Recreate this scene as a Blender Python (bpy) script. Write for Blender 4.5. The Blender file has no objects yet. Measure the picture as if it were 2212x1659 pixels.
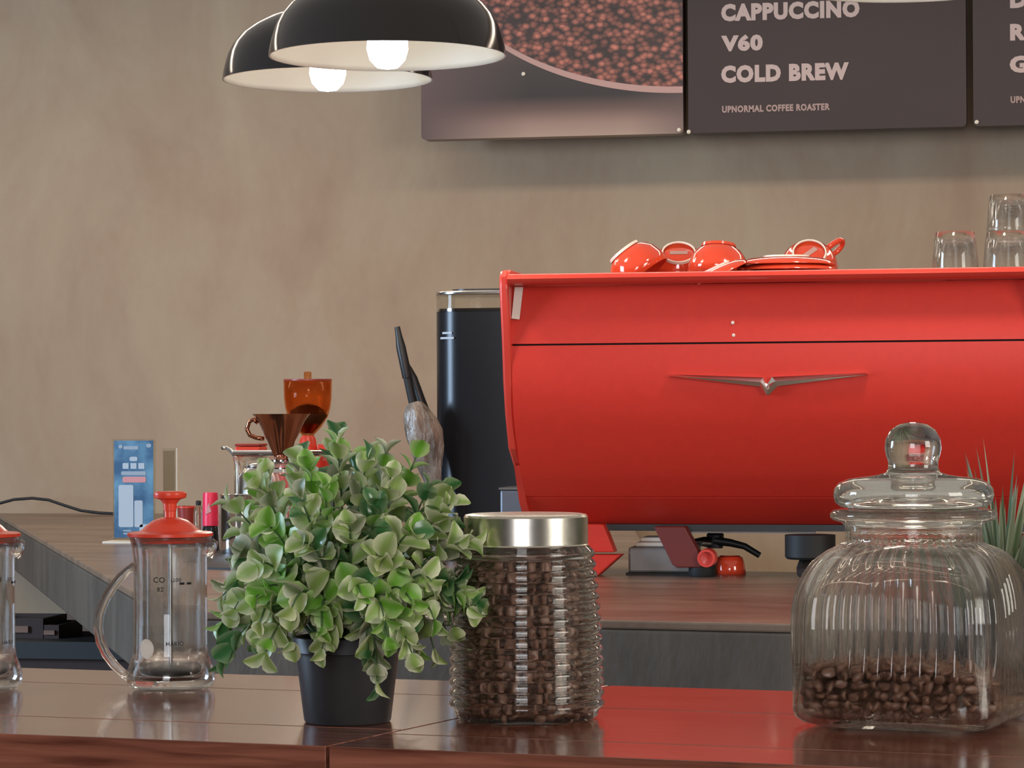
import bpy, math, random
from mathutils import Vector, Matrix, Euler

random.seed(7)
S = bpy.context.scene
COL = S.collection

# ------------------------------------------------------------------ camera
W, H, F = 2212, 1659, 5900.0
YAW, ROLL, HORIZON = math.radians(11), math.radians(0.286), 890
PITCH = math.atan((HORIZON - H / 2) / F)
CAM = Vector((0, 0, 1.35))
_f0 = Vector((-math.sin(YAW), math.cos(YAW), 0)); _r0 = Vector((math.cos(YAW), math.sin(YAW), 0)); _z = Vector((0, 0, 1))
FWD = math.cos(PITCH) * _f0 + math.sin(PITCH) * _z
_u = -math.sin(PITCH) * _f0 + math.cos(PITCH) * _z
UP = math.cos(ROLL) * _u + math.sin(ROLL) * _r0
RT = math.cos(ROLL) * _r0 - math.sin(ROLL) * _u
cd = bpy.data.cameras.new('camera'); cam = bpy.data.objects.new('camera', cd); COL.objects.link(cam)
cd.sensor_width = 36; cd.lens = 36 * F / W; cd.clip_start = 0.05; cd.clip_end = 60
m = Matrix((RT, UP, -FWD)).transposed().to_4x4(); m.translation = CAM
cam.matrix_world = m
S.camera = cam

# ------------------------------------------------------------------ light and exposure
S.view_settings.view_transform = 'Standard'; S.view_settings.look = 'None'
S.view_settings.gamma = 1; S.view_settings.use_curve_mapping = False
S.view_settings.exposure = 0.0
S.cycles.use_denoising = True
S.cycles.max_bounces = 16; S.cycles.transmission_bounces = 14; S.cycles.transparent_max_bounces = 24
S.cycles.sample_clamp_indirect = 6
wd = bpy.data.worlds.new('room_air'); S.world = wd; wd.use_nodes = True
bg = wd.node_tree.nodes['Background']; bg.inputs[0].default_value = (1.0, 0.90, 0.80, 1); bg.inputs[1].default_value = 0.40

def area(name, loc, target, sx, sy, power, color):
    l = bpy.data.lights.new(name, 'AREA'); l.shape = 'RECTANGLE'; l.size = sx; l.size_y = sy; l.energy = power; l.color = color
    o = bpy.data.objects.new(name, l); COL.objects.link(o); o.location = loc
    o.rotation_euler = (Vector(target) - Vector(loc)).to_track_quat('-Z', 'Y').to_euler(); return o
area('window_daylight_behind', (-0.1, -3.6, 1.9), (-0.9, 5, 1.3), 1.8, 2.0, 135, (0.95, 0.96, 1.0))
area('window_daylight_side', (-5.3, 2.6, 1.9), (-1.0, 4.2, 1.1), 1.2, 1.8, 235, (0.55, 0.75, 1.0))
area('shopfront_daylight', (3.6, 0.6, 2.1), (-0.6, 4.0, 1.2), 1.6, 1.6, 110, (1.0, 0.95, 0.86))
area('added_wall_wash', (-1.3, 6.25, 2.66), (-1.3, 6.251, 0), 5.5, 0.25, 42, (1.0, 0.83, 0.66))  # unseen strip light added to brighten the wall and shade below the boards

# ------------------------------------------------------------------ helpers
def ray(px, py): return FWD + RT * ((px - W / 2) / F) + UP * ((H / 2 - py) / F)
def at_z(px, py, z):
    d = ray(px, py); return CAM + d * ((z - CAM.z) / d.z)
def at_y(px, py, y):
    d = ray(px, py); return CAM + d * ((y - CAM.y) / d.y)
def at_d(px, py, dist): return CAM + ray(px, py) * dist

class MB:
    def __init__(s): s.v = []; s.f = []; s.uv = {}
    def add(s, vs, fs):
        n = len(s.v); s.v += [tuple(p) for p in vs]; s.f += [tuple(i + n for i in q) for q in fs]; return s
    def box(s, x0, x1, y0, y1, z0, z1):
        return s.add([(x0,y0,z0),(x1,y0,z0),(x1,y1,z0),(x0,y1,z0),(x0,y0,z1),(x1,y0,z1),(x1,y1,z1),(x0,y1,z1)],
                     [(0,3,2,1),(4,5,6,7),(0,1,5,4),(1,2,6,5),(2,3,7,6),(3,0,4,7)])
    def lathe(s, prof, seg=48, c=(0,0,0), closed=False):
        n = len(prof); vs = []
        for k in range(seg):
            a = 2 * math.pi * k / seg
            for r, z in prof: vs.append((c[0] + r * math.cos(a), c[1] + r * math.sin(a), c[2] + z))
        fs = []
        for k in range(seg):
            k2 = (k + 1) % seg
            for i in range(n if closed else n - 1):
                j = (i + 1) % n
                fs.append((k * n + i, k2 * n + i, k2 * n + j, k * n + j))
        return s.add(vs, fs)
    def tube(s, pts, rad, seg=8, caps=True):
        pts = [Vector(p) for p in pts]; n = len(pts)
        if not isinstance(rad, (list, tuple)): rad = [rad] * n
        t0 = (pts[1] - pts[0]).normalized(); nrm = t0.orthogonal().normalized(); vs = []
        for i in range(n):
            t = (pts[min(i + 1, n - 1)] - pts[max(i - 1, 0)]).normalized()
            nrm = (nrm - t * nrm.dot(t)).normalized(); b = t.cross(nrm)
            for k in range(seg):
                a = 2 * math.pi * k / seg
                vs.append(pts[i] + (nrm * math.cos(a) + b * math.sin(a)) * rad[i])
        fs = [(i * seg + k, i * seg + (k + 1) % seg, (i + 1) * seg + (k + 1) % seg, (i + 1) * seg + k) for i in range(n - 1) for k in range(seg)]
        if caps: fs += [tuple(range(seg - 1, -1, -1)), tuple((n - 1) * seg + k for k in range(seg))]
        return s.add(vs, fs)
    def prism(s, poly, vec):      # poly: list of 3d points, extruded along vec
        n = len(poly); vec = Vector(vec); p = [Vector(q) for q in poly]
        return s.add(p + [q + vec for q in p], [tuple(range(n)), tuple(range(2 * n - 1, n - 1, -1))] + [(i, i + n, (i + 1) % n + n, (i + 1) % n) for i in range(n)])
    def sheet(s, prof, x0, x1, t):  # prof: (y,z) front line, top to bottom; thickness t to the back
        n = len(prof); back = []
        for i in range(n):
            a = Vector(prof[max(i - 1, 0)]); b = Vector(prof[min(i + 1, n - 1)]); d = (b - a).normalized()
            nn = Vector((-d.y, d.x)); nn = nn if nn.x > 0 else -nn
            back.append(Vector(prof[i]) + nn * t)
        loop = [Vector(p) for p in prof] + back[::-1]
        return s.prism([(x0, q.x, q.y) for q in loop], (x1 - x0, 0, 0))
    def xf(s, mat): s.v = [tuple(mat @ Vector(p)) for p in s.v]; return s

def finish(me, smooth):
    import bmesh
    b = bmesh.new(); b.from_mesh(me); bmesh.ops.recalc_face_normals(b, faces=b.faces); b.to_mesh(me); b.free()
    if smooth:
        me.polygons.foreach_set('use_smooth', [True] * len(me.polygons))
        if smooth is not True: me.set_sharp_from_angle(angle=math.radians(smooth))
def obj(name, mb, mat, parent=None, smooth=40, bevel=0, loc=None, recalc=True):
    me = bpy.data.meshes.new(name); me.from_pydata(mb.v, [], mb.f)
    finish(me, smooth)
    if mat: me.materials.append(M[mat] if isinstance(mat, str) else mat)
    o = bpy.data.objects.new(name, me); COL.objects.link(o)
    if parent: o.parent = parent
    if loc is not None: o.location = loc
    if bevel:
        b = o.modifiers.new('edge', 'BEVEL'); b.width = bevel; b.segments = 2; b.limit_method = 'ANGLE'; b.angle_limit = math.radians(50)
    return o
def tag(o, label, cat, group=None):
    o['label'] = label; o['category'] = cat
    if group: o['group'] = group
    return o
def struct(o, label=None):
    o['kind'] = 'structure'
    if label: o['label'] = label
    return o
def thing(name, label, cat, loc, rz=0, group=None):
    o = bpy.data.objects.new(name, None); o.empty_display_size = .02; COL.objects.link(o); o.location = loc; o.rotation_euler = (0, 0, rz)
    return tag(o, label, cat, group)
def rrect(hx, hy, r, n=6):
    out = []
    for cx, cy, a0 in ((hx - r, hy - r, 0), (-hx + r, hy - r, 90), (-hx + r, -hy + r, 180), (hx - r, -hy + r, 270)):
        for k in range(n + 1):
            a = math.radians(a0 + 90 * k / n); out.append((cx + r * math.cos(a), cy + r * math.sin(a)))
    return out

# ------------------------------------------------------------------ materials
M = {}
def nodes(name):
    m = bpy.data.materials.new(name); m.use_nodes = True; M[name] = m
    return m, m.node_tree.nodes, m.node_tree.links, m.node_tree.nodes['Principled BSDF']
def mat(name, col, rough=.5, metal=0, coat=0, spec=.5, noise=0, nscale=20, bump=0, emit=None, trans=0, ior=1.45, coatr=.05, stretch=(1,1,1)):
    m, N, L, p = nodes(name)
    p.inputs['Base Color'].default_value = (*col, 1); p.inputs['Roughness'].default_value = rough; p.inputs['Metallic'].default_value = metal
    p.inputs['Coat Weight'].default_value = coat; p.inputs['Coat Roughness'].default_value = coatr; p.inputs['Specular IOR Level'].default_value = spec
    p.inputs['Transmission Weight'].default_value = trans; p.inputs['IOR'].default_value = ior
    if emit: p.inputs['Emission Color'].default_value = (*emit[0], 1); p.inputs['Emission Strength'].default_value = emit[1]
    if noise or bump:
        tc = N.new('ShaderNodeTexCoord'); mp = N.new('ShaderNodeMapping'); mp.inputs['Scale'].default_value = stretch
        nz = N.new('ShaderNodeTexNoise'); nz.inputs['Scale'].default_value = nscale; nz.inputs['Detail'].default_value = 5
        L.new(tc.outputs['Object'], mp.inputs[0]); L.new(mp.outputs[0], nz.inputs['Vector'])
        if noise:
            r = N.new('ShaderNodeValToRGB'); c = Vector(col)
            r.color_ramp.elements[0].position = .3; r.color_ramp.elements[1].position = .7
            r.color_ramp.elements[0].color = (*(c * (1 - noise)), 1); r.color_ramp.elements[1].color = (*(c * (1 + noise)), 1)
            L.new(nz.outputs[0], r.inputs[0]); L.new(r.outputs[0], p.inputs['Base Color'])
        if bump:
            b = N.new('ShaderNodeBump'); b.inputs['Strength'].default_value = bump; b.inputs['Distance'].default_value = .01
            L.new(nz.outputs[0], b.inputs['Height']); L.new(b.outputs[0], p.inputs['Normal'])
    return m
def glass(name, tint=(1, 1, 1), clear=.5, rough=0.0, ior=1.46):
    m, N, L, p = nodes(name); N.remove(p)
    g = N.new('ShaderNodeBsdfGlass'); g.inputs['Color'].default_value = (*tint, 1); g.inputs['IOR'].default_value = ior; g.inputs['Roughness'].default_value = rough
    t = N.new('ShaderNodeBsdfTransparent'); t.inputs[0].default_value = (*tint, 1)
    x = N.new('ShaderNodeMixShader'); x.inputs[0].default_value = clear
    L.new(g.outputs[0], x.inputs[1]); L.new(t.outputs[0], x.inputs[2]); L.new(x.outputs[0], N['Material Output'].inputs[0]); return m
def wood(name, c0, c1, rough, coat, scale=6):
    m, N, L, p = nodes(name)
    tc = N.new('ShaderNodeTexCoord'); mp = N.new('ShaderNodeMapping'); mp.inputs['Scale'].default_value = (1.2, 22, 22)
    oi = N.new('ShaderNodeObjectInfo'); ad = N.new('ShaderNodeVectorMath'); ad.operation = 'ADD'
    cm = N.new('ShaderNodeCombineXYZ'); ml = N.new('ShaderNodeMath'); ml.operation = 'MULTIPLY'; ml.inputs[1].default_value = 13
    L.new(oi.outputs['Random'], ml.inputs[0]); L.new(ml.outputs[0], cm.inputs[0]); L.new(ml.outputs[0], cm.inputs[2])
    L.new(tc.outputs['Object'], ad.inputs[0]); L.new(cm.outputs[0], ad.inputs[1]); L.new(ad.outputs[0], mp.inputs[0])
    nz = N.new('ShaderNodeTexNoise'); nz.inputs['Scale'].default_value = scale; nz.inputs['Detail'].default_value = 7; nz.inputs['Distortion'].default_value = .6
    L.new(mp.outputs[0], nz.inputs['Vector'])
    r = N.new('ShaderNodeValToRGB'); r.color_ramp.elements[0].position = .3; r.color_ramp.elements[1].position = .72
    r.color_ramp.elements[0].color = (*c0, 1); r.color_ramp.elements[1].color = (*c1, 1)
    L.new(nz.outputs[0], r.inputs[0]); L.new(r.outputs[0], p.inputs['Base Color'])
    p.inputs['Roughness'].default_value = rough; p.inputs['Coat Weight'].default_value = coat; p.inputs['Coat Roughness'].default_value = .08
    b = N.new('ShaderNodeBump'); b.inputs['Strength'].default_value = .05; b.inputs['Distance'].default_value = .004
    L.new(nz.outputs[0], b.inputs['Height']); L.new(b.outputs[0], p.inputs['Normal']); return m
def plaster(name, cols, scale, rough=.85, bump=.15, stretch=(1, 1, .55)):
    m, N, L, p = nodes(name)
    tc = N.new('ShaderNodeTexCoord'); mp = N.new('ShaderNodeMapping'); mp.inputs['Scale'].default_value = stretch
    L.new(tc.outputs['Object'], mp.inputs[0])
    n1 = N.new('ShaderNodeTexNoise'); n1.inputs['Scale'].default_value = scale; n1.inputs['Detail'].default_value = 8; n1.inputs['Roughness'].default_value = .62; n1.inputs['Distortion'].default_value = .5
    n2 = N.new('ShaderNodeTexNoise'); n2.inputs['Scale'].default_value = scale * 14; n2.inputs['Detail'].default_value = 4
    L.new(mp.outputs[0], n1.inputs['Vector']); L.new(mp.outputs[0], n2.inputs['Vector'])
    mx = N.new('ShaderNodeMath'); mx.operation = 'MULTIPLY_ADD'; mx.inputs[1].default_value = .12; L.new(n2.outputs[0], mx.inputs[0]); L.new(n1.outputs[0], mx.inputs[2])
    r = N.new('ShaderNodeValToRGB'); e = r.color_ramp.elements
    e[0].position = .36; e[0].color = (*cols[0], 1); e[1].position = .78; e[1].color = (*cols[-1], 1)
    if len(cols) > 2: q = e.new(.56); q.color = (*cols[1], 1)
    L.new(mx.outputs[0], r.inputs[0]); L.new(r.outputs[0], p.inputs['Base Color'])
    b = N.new('ShaderNodeBump'); b.inputs['Strength'].default_value = bump; b.inputs['Distance'].default_value = .01
    L.new(n2.outputs[0], b.inputs['Height']); L.new(b.outputs[0], p.inputs['Normal'])
    p.inputs['Roughness'].default_value = rough; return m
def leafmat(name, mid, edge, rough=.45, tip=None):
    m, N, L, p = nodes(name)
    uv = N.new('ShaderNodeUVMap'); sp = N.new('ShaderNodeSeparateXYZ'); L.new(uv.outputs[0], sp.inputs[0])
    a = N.new('ShaderNodeMath'); a.operation = 'SUBTRACT'; a.inputs[1].default_value = .5; L.new(sp.outputs[0], a.inputs[0])
    b = N.new('ShaderNodeMath'); b.operation = 'ABSOLUTE'; L.new(a.outputs[0], b.inputs[0])
    r = N.new('ShaderNodeValToRGB'); e = r.color_ramp.elements; e[0].position = .1; e[0].color = (*mid, 1); e[1].position = .46; e[1].color = (*edge, 1)
    L.new(b.outputs[0], r.inputs[0]); src = r.outputs[0]
    if tip:
        k = N.new('ShaderNodeValToRGB'); e = k.color_ramp.elements; e[0].position = .9; e[0].color = (0, 0, 0, 1); e[1].position = .99; e[1].color = (1, 1, 1, 1)
        L.new(sp.outputs[1], k.inputs[0]); x = N.new('ShaderNodeMixRGB'); L.new(k.outputs[0], x.inputs[0]); L.new(src, x.inputs[1]); x.inputs[2].default_value = (*tip, 1); src = x.outputs[0]
    L.new(src, p.inputs['Base Color']); p.inputs['Roughness'].default_value = rough
    t = N.new('ShaderNodeBsdfTranslucent'); L.new(src, t.inputs[0]); x = N.new('ShaderNodeMixShader'); x.inputs[0].default_value = .25
    L.new(p.outputs[0], x.inputs[1]); L.new(t.outputs[0], x.inputs[2]); L.new(x.outputs[0], N['Material Output'].inputs[0]); return m

plaster('concrete_wall', [(.305, .205, .135), (.345, .250, .168), (.385, .298, .20)], 2.6)
plaster('grey_concrete', [(.048, .037, .028), (.080, .062, .046), (.12, .094, .070)], 5, .7, .2, (1, 1, .4))
plaster('counter_top', [(.085, .056, .042), (.16, .108, .078), (.23, .16, .115)], 3.5, .3, .1, (1, 3, 1))
mat('floor_tile', (.12, .10, .09), .6, noise=.2, nscale=3)
mat('dark_wall', (.10, .085, .075), .8, noise=.2, nscale=2)
wood('bar_wood', (.10, .028, .016), (.30, .105, .065), .2, .7)
wood('bar_front', (.045, .018, .012), (.15, .06, .035), .35, .1)
wood('brown_board', (.10, .05, .03), (.20, .10, .06), .6, 0)
mat('joint_black', (.006, .005, .005), .7)
mat('black_gloss', (.014, .012, .012), .12, coat=.2)
mat('black_plastic', (.018, .018, .019), .38)
mat('black_rubber', (.012, .012, .012), .6)
mat('black_satin', (.014, .015, .018), .28, metal=.3)
mat('white_enamel', (.60, .58, .53), .45)
mat('bulb', (1, 1, 1), .5, emit=((1.0, .93, .80), 14))
mat('brass', (.55, .42, .2), .3, metal=1)
mat('red_paint', (.60, .034, .020), .45, spec=.3, coat=.06, coatr=.25, noise=.03, nscale=60)
mat('red_edge', (.62, .045, .028), .35, coat=.2)
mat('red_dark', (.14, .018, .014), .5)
mat('red_ceramic', (.66, .060, .022), .10, coat=.8)
mat('ceramic_white', (.78, .68, .58), .25)
mat('red_plastic', (.68, .055, .025), .32)
mat('maroon_plastic', (.28, .035, .025), .35)
mat('pink_red', (.80, .03, .08), .35)
mat('chrome', (.78, .78, .78), .08, metal=1)
mat('steel', (.62, .60, .57), .22, metal=1, noise=.06, nscale=40)
mat('brushed_lid', (.70, .66, .58), .26, metal=1, noise=.12, nscale=50)
mat('copper', (.42, .17, .10), .16, metal=1)
mat('pot_black', (.022, .021, .022), .42)
mat('soil', (.03, .02, .015), .9, bump=.5, nscale=120)
mat('bean', (.17, .080, .052), .36, noise=.35, nscale=90)
mat('bean_dark', (.030, .014, .010), .7)
mat('board_black', (.048, .032, .030), .42, spec=.3, noise=.06, nscale=4)
mat('board_gap', (.004, .004, .004), .6)
mat('letter_pink', (.50, .37, .33), .6)
mat('letter_faint', (.36, .24, .21), .6)
mat('print_rim', (.46, .27, .23), .5)
mat('sticker', (.75, .68, .60), .6)
mat('cream', (.70, .62, .50), .5)
mat('grey_box', (.22, .20, .19), .4, metal=.4, noise=.2, nscale=12)
mat('blue_grey', (.13, .15, .18), .4, metal=.4)
mat('white_print', (.42, .48, .54), .5)
mat('grey_print', (.30, .36, .42), .5)
mat('pink_print', (.62, .26, .26), .5)
mat('stem_green', (.05, .10, .035), .6)
leafmat('leaf_sage', (.25, .34, .09), (.60, .60, .38))
leafmat('leaf_pale', (.28, .40, .11), (.66, .67, .46))
leafmat('leaf_bright', (.15, .36, .035), (.42, .55, .22), .38)
leafmat('leaf_green', (.045, .15, .045), (.20, .29, .14), .22)
leafmat('leaf_greyed', (.15, .19, .08), (.54, .52, .38))
leafmat('blade', (.22, .26, .15), (.36, .39, .27), .5, tip=(.35, .06, .03))
leafmat('blade_dark', (.09, .13, .06), (.18, .22, .12), .5, tip=(.25, .06, .03))
glass('clear_glass', (.99, .995, .99), .30)
glass('rib_glass', (.98, .985, .97), .12)
glass('jar_glass', (.985, .99, .975), .32)
glass('lid_glass', (.98, .99, .975), .12)
glass('tumbler_glass', (.98, .985, .98), .30)
glass('acrylic', (.93, .94, .92), .6)
glass('smoke_film', (.82, .80, .76), .8)
glass('amber_plastic', (.94, .62, .40), .75)
glass('bag_film', (.86, .84, .80), .40, .25)
mat('bag_grey', (.15, .125, .10), .3, noise=.75, nscale=38, bump=.8, stretch=(1, 1, .35))

# ------------------------------------------------------------------ setting
WALL_Y, BAR_Z, CTR_Z = 7.6, 1.10, 1.06
struct(obj('wall_back', MB().box(-8, 5, WALL_Y, WALL_Y + .2, -.02, 3.6), 'concrete_wall', smooth=0), 'mottled beige concrete wall behind the coffee counter')
struct(obj('floor', MB().box(-8, 5, -4.2, WALL_Y + .2, -.1, -.02), 'floor_tile', smooth=0), 'dark cafe floor')
struct(obj('wall_front', MB().box(-8, 5, -4.3, -4.1, -.02, 3.6), 'dark_wall', smooth=0), 'dark wall of the seating area')
struct(obj('wall_left', MB().box(-8.2, -8, -4.3, WALL_Y + .2, -.02, 3.6), 'dark_wall', smooth=0), 'dark side wall of the cafe')
struct(obj('wall_right', MB().box(5, 5.2, -4.3, WALL_Y + .2, -.02, 3.6), 'dark_wall', smooth=0), 'dark side wall of the cafe by the menu')

# ------------------------------------------------------------------ bar counter of planks
BA = math.radians(-8.5)
BX = Vector((math.cos(BA), math.sin(BA), 0)); BN = Vector((-math.sin(BA), math.cos(BA), 0))
bar = thing('bar_counter', 'glossy red brown plank bar counter carrying the jars and plants', 'bar counter', (0, 0, 0), BA)
V0, V1 = 1.886, 2.383
def joint_u(v): return -.817 + (v - V0) * .135
G = .0015
def plank(u0, u1, v0, v1, z0, z1, mt, name='plank', bev=.0005):
    a = lambda e, v: joint_u(v) + e[1] if isinstance(e, tuple) else e
    poly = [(a(u0, v0), v0), (a(u1, v0), v0), (a(u1, v1), v1), (a(u0, v1), v1)]
    return obj(name, MB().prism([(x, y, z0) for x, y in poly], (0, 0, z1 - z0)), mt, bar, smooth=0, bevel=bev)
L_, R_ = ('j', -.0015), ('j', .0015)
for v0, v1 in ((V0, 2.002), (2.002, 2.257), (2.257, V1)): plank(-2.2, L_, v0 + G, v1 - G, BAR_Z - .035, BAR_Z, 'bar_wood')
for v0, v1 in ((V0, 1.975), (1.975, 2.2), (2.2, V1)): plank(R_, .9, v0 + G, v1 - G, BAR_Z - .035, BAR_Z, 'bar_wood')
plank(-2.2, -.8215, V0 + .004, V0 + .03, BAR_Z - .30, BAR_Z - .0365, 'bar_front', 'front_board')
plank(-.8125, .9, V0 + .004, V0 + .03, BAR_Z - .30, BAR_Z - .0365, 'bar_front', 'front_board')
obj('carcass', MB().box(-2.15, .85, V0 + .05, V1 - .03, 0, BAR_Z - .037), 'joint_black', bar, smooth=0)
obj('joint_strip', MB().box(-.823, -.811, V0 + .02, V0 + .045, BAR_Z - .30, BAR_Z - .036), 'joint_black', bar, smooth=0)

# ------------------------------------------------------------------ service counter (concrete slab with slanted end)
def uv(u, v, z=0): p = BX * u + BN * v; return (p.x, p.y, z)
A0 = (-1.2714, 3.855); A1 = (-3.024, WALL_Y - .002)
ctr = thing('service_counter', 'grey concrete service counter with a slanted end running back to the wall', 'counter', (-1.2, 4.4, 0))
off = Vector((-1.2, 4.4, 0))
fr = uv(.9, 3.625); bk = uv(.9, 4.80); ic = uv(-1.42, 4.80)
poly = [A0, fr[:2], bk[:2], ic[:2], (-1.15, WALL_Y - .002), A1]
cx = lambda mb: mb.xf(Matrix.Translation(-off))
obj('worktop', cx(MB().prism([(x, y, CTR_Z - .012) for x, y in poly], (0, 0, .012))), 'counter_top', ctr, smooth=0, bevel=.003)
obj('slab', cx(MB().prism([(x, y, CTR_Z - .125) for x, y in poly], (0, 0, .1125))), 'grey_concrete', ctr, smooth=0, bevel=.004)
inn = [(A0[0] + .5, A0[1] + .18), (fr[0], fr[1] + .15), (bk[0], bk[1] - .1), (ic[0] + .1, ic[1] - .1), (A0[0] + .75, A0[1] + .8)]
obj('pedestal', cx(MB().prism([(x, y, 0) for x, y in inn], (0, 0, CTR_Z - .1255))), 'brown_board', ctr, smooth=0)

# under the slanted end: support panel, low bench, crates
pb = at_y(141, 1330, 6.6); pr = at_y(300, 1330, 6.6)
tag(obj('support_panel', MB().box(pb.x, pr.x, 6.6, 6.64, .0, CTR_Z - .126), 'brown_board', smooth=0), 'brown wooden panel under the slanted counter end', 'panel')
b0 = at_y(-60, 1384, 6.0); b1 = at_y(640, 1384, 6.0)
bench = thing('low_bench', 'long dark wooden bench standing low behind the bar', 'bench', ((b0.x + b1.x) / 2, 6.15, 0))
hw = (b1.x - b0.x) / 2
obj('bench_top', MB().box(-hw, hw, -.15, .15, b0.z - .04, b0.z), 'black_rubber', bench, smooth=0)
obj('bench_front', MB().box(-hw + .02, hw - .02, -.13, -.10, 0, b0.z - .041), 'bean_dark', bench, smooth=0)
obj('bench_back', MB().box(-hw + .02, hw - .02, .10, .13, 0, b0.z - .041), 'bean_dark', bench, smooth=0)
def crate(p0, p1, ptop, y, label):
    a = at_y(p0, ptop, y); b = at_y(p1, ptop, y); w = (b.x - a.x) / 2
    t = thing('crate', label, 'crate', ((a.x + b.x) / 2, y + .08, b0.z))
    h = a.z - b0.z
    obj('side', MB().box(-w, w, -.08, -.07, 0, h), 'bean_dark', t, smooth=0); obj('side', MB().box(-w, w, .07, .08, 0, h), 'bean_dark', t, smooth=0)
    obj('end', MB().box(-w, -w + .01, -.07, .07, 0, h), 'black_rubber', t, smooth=0); obj('end', MB().box(w - .01, w, -.07, .07, 0, h), 'black_rubber', t, smooth=0)
    obj('rail', MB().box(-w * .9, w * .55, -.088, -.0805, h * .30, h * .62), 'brown_board', t, smooth=0)
crate(-40, 93, 1335, 6.08, 'dark crate with a brown rail on the low bench')
crate(95, 127, 1350, 6.08, 'small black crate at the end of the low bench')

# ------------------------------------------------------------------ menu boards on the wall
BY = WALL_Y - .24
def wp(px, py, y=BY): return at_y(px, py, y)
def text_mesh(s, bold=.0):
    c = bpy.data.curves.new('lettering', 'FONT'); c.body = s; c.size = 1; c.offset = bold; c.resolution_u = 3; c.space_character = 1.13
    o = bpy.data.objects.new('lettering', c); COL.objects.link(o)
    dg = bpy.context.evaluated_depsgraph_get(); me = bpy.data.meshes.new_from_object(o.evaluated_get(dg))
    bpy.data.objects.remove(o); bpy.data.curves.remove(c)
    mb = MB(); mb.add([v.co for v in me.vertices], [tuple(p.vertices) for p in me.polygons]); bpy.data.meshes.remove(me); return mb
def board_text(s, x0, y0, x1, y1, parent, mt, bold=.062, name='lettering', skew=None):
    """fit the text between two wall points given by their picture corners (lower left, upper right)"""
    a = wp(x0, y1); b = wp(x1, y1 - (x1 - x0) * .025); h = (wp(x0, y0) - a).z
    mb = text_mesh(s, bold); xs = [v[0] for v in mb.v]; ys = [v[1] for v in mb.v]
    sx = (b.x - a.x) / (max(xs) - min(xs)); sy = h / (max(ys) - min(ys))
    o = Vector(parent.location)
    mb.v = [(a.x + (v[0] - min(xs)) * sx - o.x, BY - .0016 - o.y, a.z + (v[1] - min(ys)) * sy - o.z) for v in mb.v]
    me = bpy.data.meshes.new(name); me.from_pydata(mb.v, [], mb.f); me.materials.append(M[mt])
    q = bpy.data.objects.new(name, me); COL.objects.link(q); q.parent = parent; return q
zb = wp(1480, 288).z                                     # lower edge of the boards
def board(name, label, x0, x1, mt):
    a = wp(x0, 290).x; b = wp(x1, 280).x; hx = (b - a) / 2; h = .95
    t = thing(name, label, 'menu board', ((a + b) / 2, BY, zb))
    mb = MB(); pr = [(x, z + h / 2) for x, z in rrect(hx, h / 2, .012)]
    mb.prism([(x, 0, z) for x, z in pr], (0, .06, 0))
    obj('panel', mb, mt, t, smooth=30)
    obj('wall_mount', MB().box(-hx * .9, hx * .9, .0605, WALL_Y - BY - .001, .1, h - .1), 'board_gap', t, smooth=0)
    return t, hx, h
# poster material: printed cup, with lamp glow painted into its lower edge
m, N, L, p = nodes('print_with_glow')
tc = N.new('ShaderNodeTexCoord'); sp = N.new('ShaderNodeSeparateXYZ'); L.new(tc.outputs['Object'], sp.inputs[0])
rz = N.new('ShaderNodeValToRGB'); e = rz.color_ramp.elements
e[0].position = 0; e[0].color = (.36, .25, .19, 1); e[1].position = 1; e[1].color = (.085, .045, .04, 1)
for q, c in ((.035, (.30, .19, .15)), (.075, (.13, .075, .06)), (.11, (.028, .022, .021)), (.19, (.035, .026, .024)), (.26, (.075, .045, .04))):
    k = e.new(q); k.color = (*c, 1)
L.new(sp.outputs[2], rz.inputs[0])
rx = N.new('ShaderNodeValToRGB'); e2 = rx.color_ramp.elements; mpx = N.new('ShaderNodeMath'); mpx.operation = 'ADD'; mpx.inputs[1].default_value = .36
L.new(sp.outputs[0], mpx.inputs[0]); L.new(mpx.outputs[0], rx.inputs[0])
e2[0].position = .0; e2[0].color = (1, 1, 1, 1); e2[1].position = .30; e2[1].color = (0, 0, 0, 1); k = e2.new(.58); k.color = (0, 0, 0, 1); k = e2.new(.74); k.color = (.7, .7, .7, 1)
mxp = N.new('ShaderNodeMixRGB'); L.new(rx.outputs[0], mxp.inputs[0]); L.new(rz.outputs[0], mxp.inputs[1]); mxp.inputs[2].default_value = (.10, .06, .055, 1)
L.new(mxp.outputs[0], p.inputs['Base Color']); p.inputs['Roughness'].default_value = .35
m, N, L, p = nodes('bean_print')
tc = N.new('ShaderNodeTexCoord'); mp = N.new('ShaderNodeMapping'); mp.inputs['Rotation'].default_value = (0, .6, 0); mp.inputs['Scale'].default_value = (1, 1, 1.35)
vo = N.new('ShaderNodeTexVoronoi'); vo.inputs['Scale'].default_value = 54; L.new(tc.outputs['Object'], mp.inputs[0]); L.new(mp.outputs[0], vo.inputs['Vector'])
r = N.new('ShaderNodeValToRGB'); e = r.color_ramp.elements; e[0].position = .1; e[0].color = (.42, .13, .085, 1); e[1].position = .72; e[1].color = (.035, .016, .014, 1)
L.new(vo.outputs['Distance'], r.inputs[0])
hs = N.new('ShaderNodeHueSaturation'); bw = N.new('ShaderNodeRGBToBW'); L.new(vo.outputs['Color'], bw.inputs[0]); mr = N.new('ShaderNodeMapRange'); mr.inputs[3].default_value = .45; mr.inputs[4].default_value = 1.5
L.new(bw.outputs[0], mr.inputs[0]); L.new(mr.outputs[0], hs.inputs['Value']); L.new(r.outputs[0], hs.inputs['Color']); L.new(hs.outputs[0], p.inputs['Base Color']); p.inputs['Roughness'].default_value = .4

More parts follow.
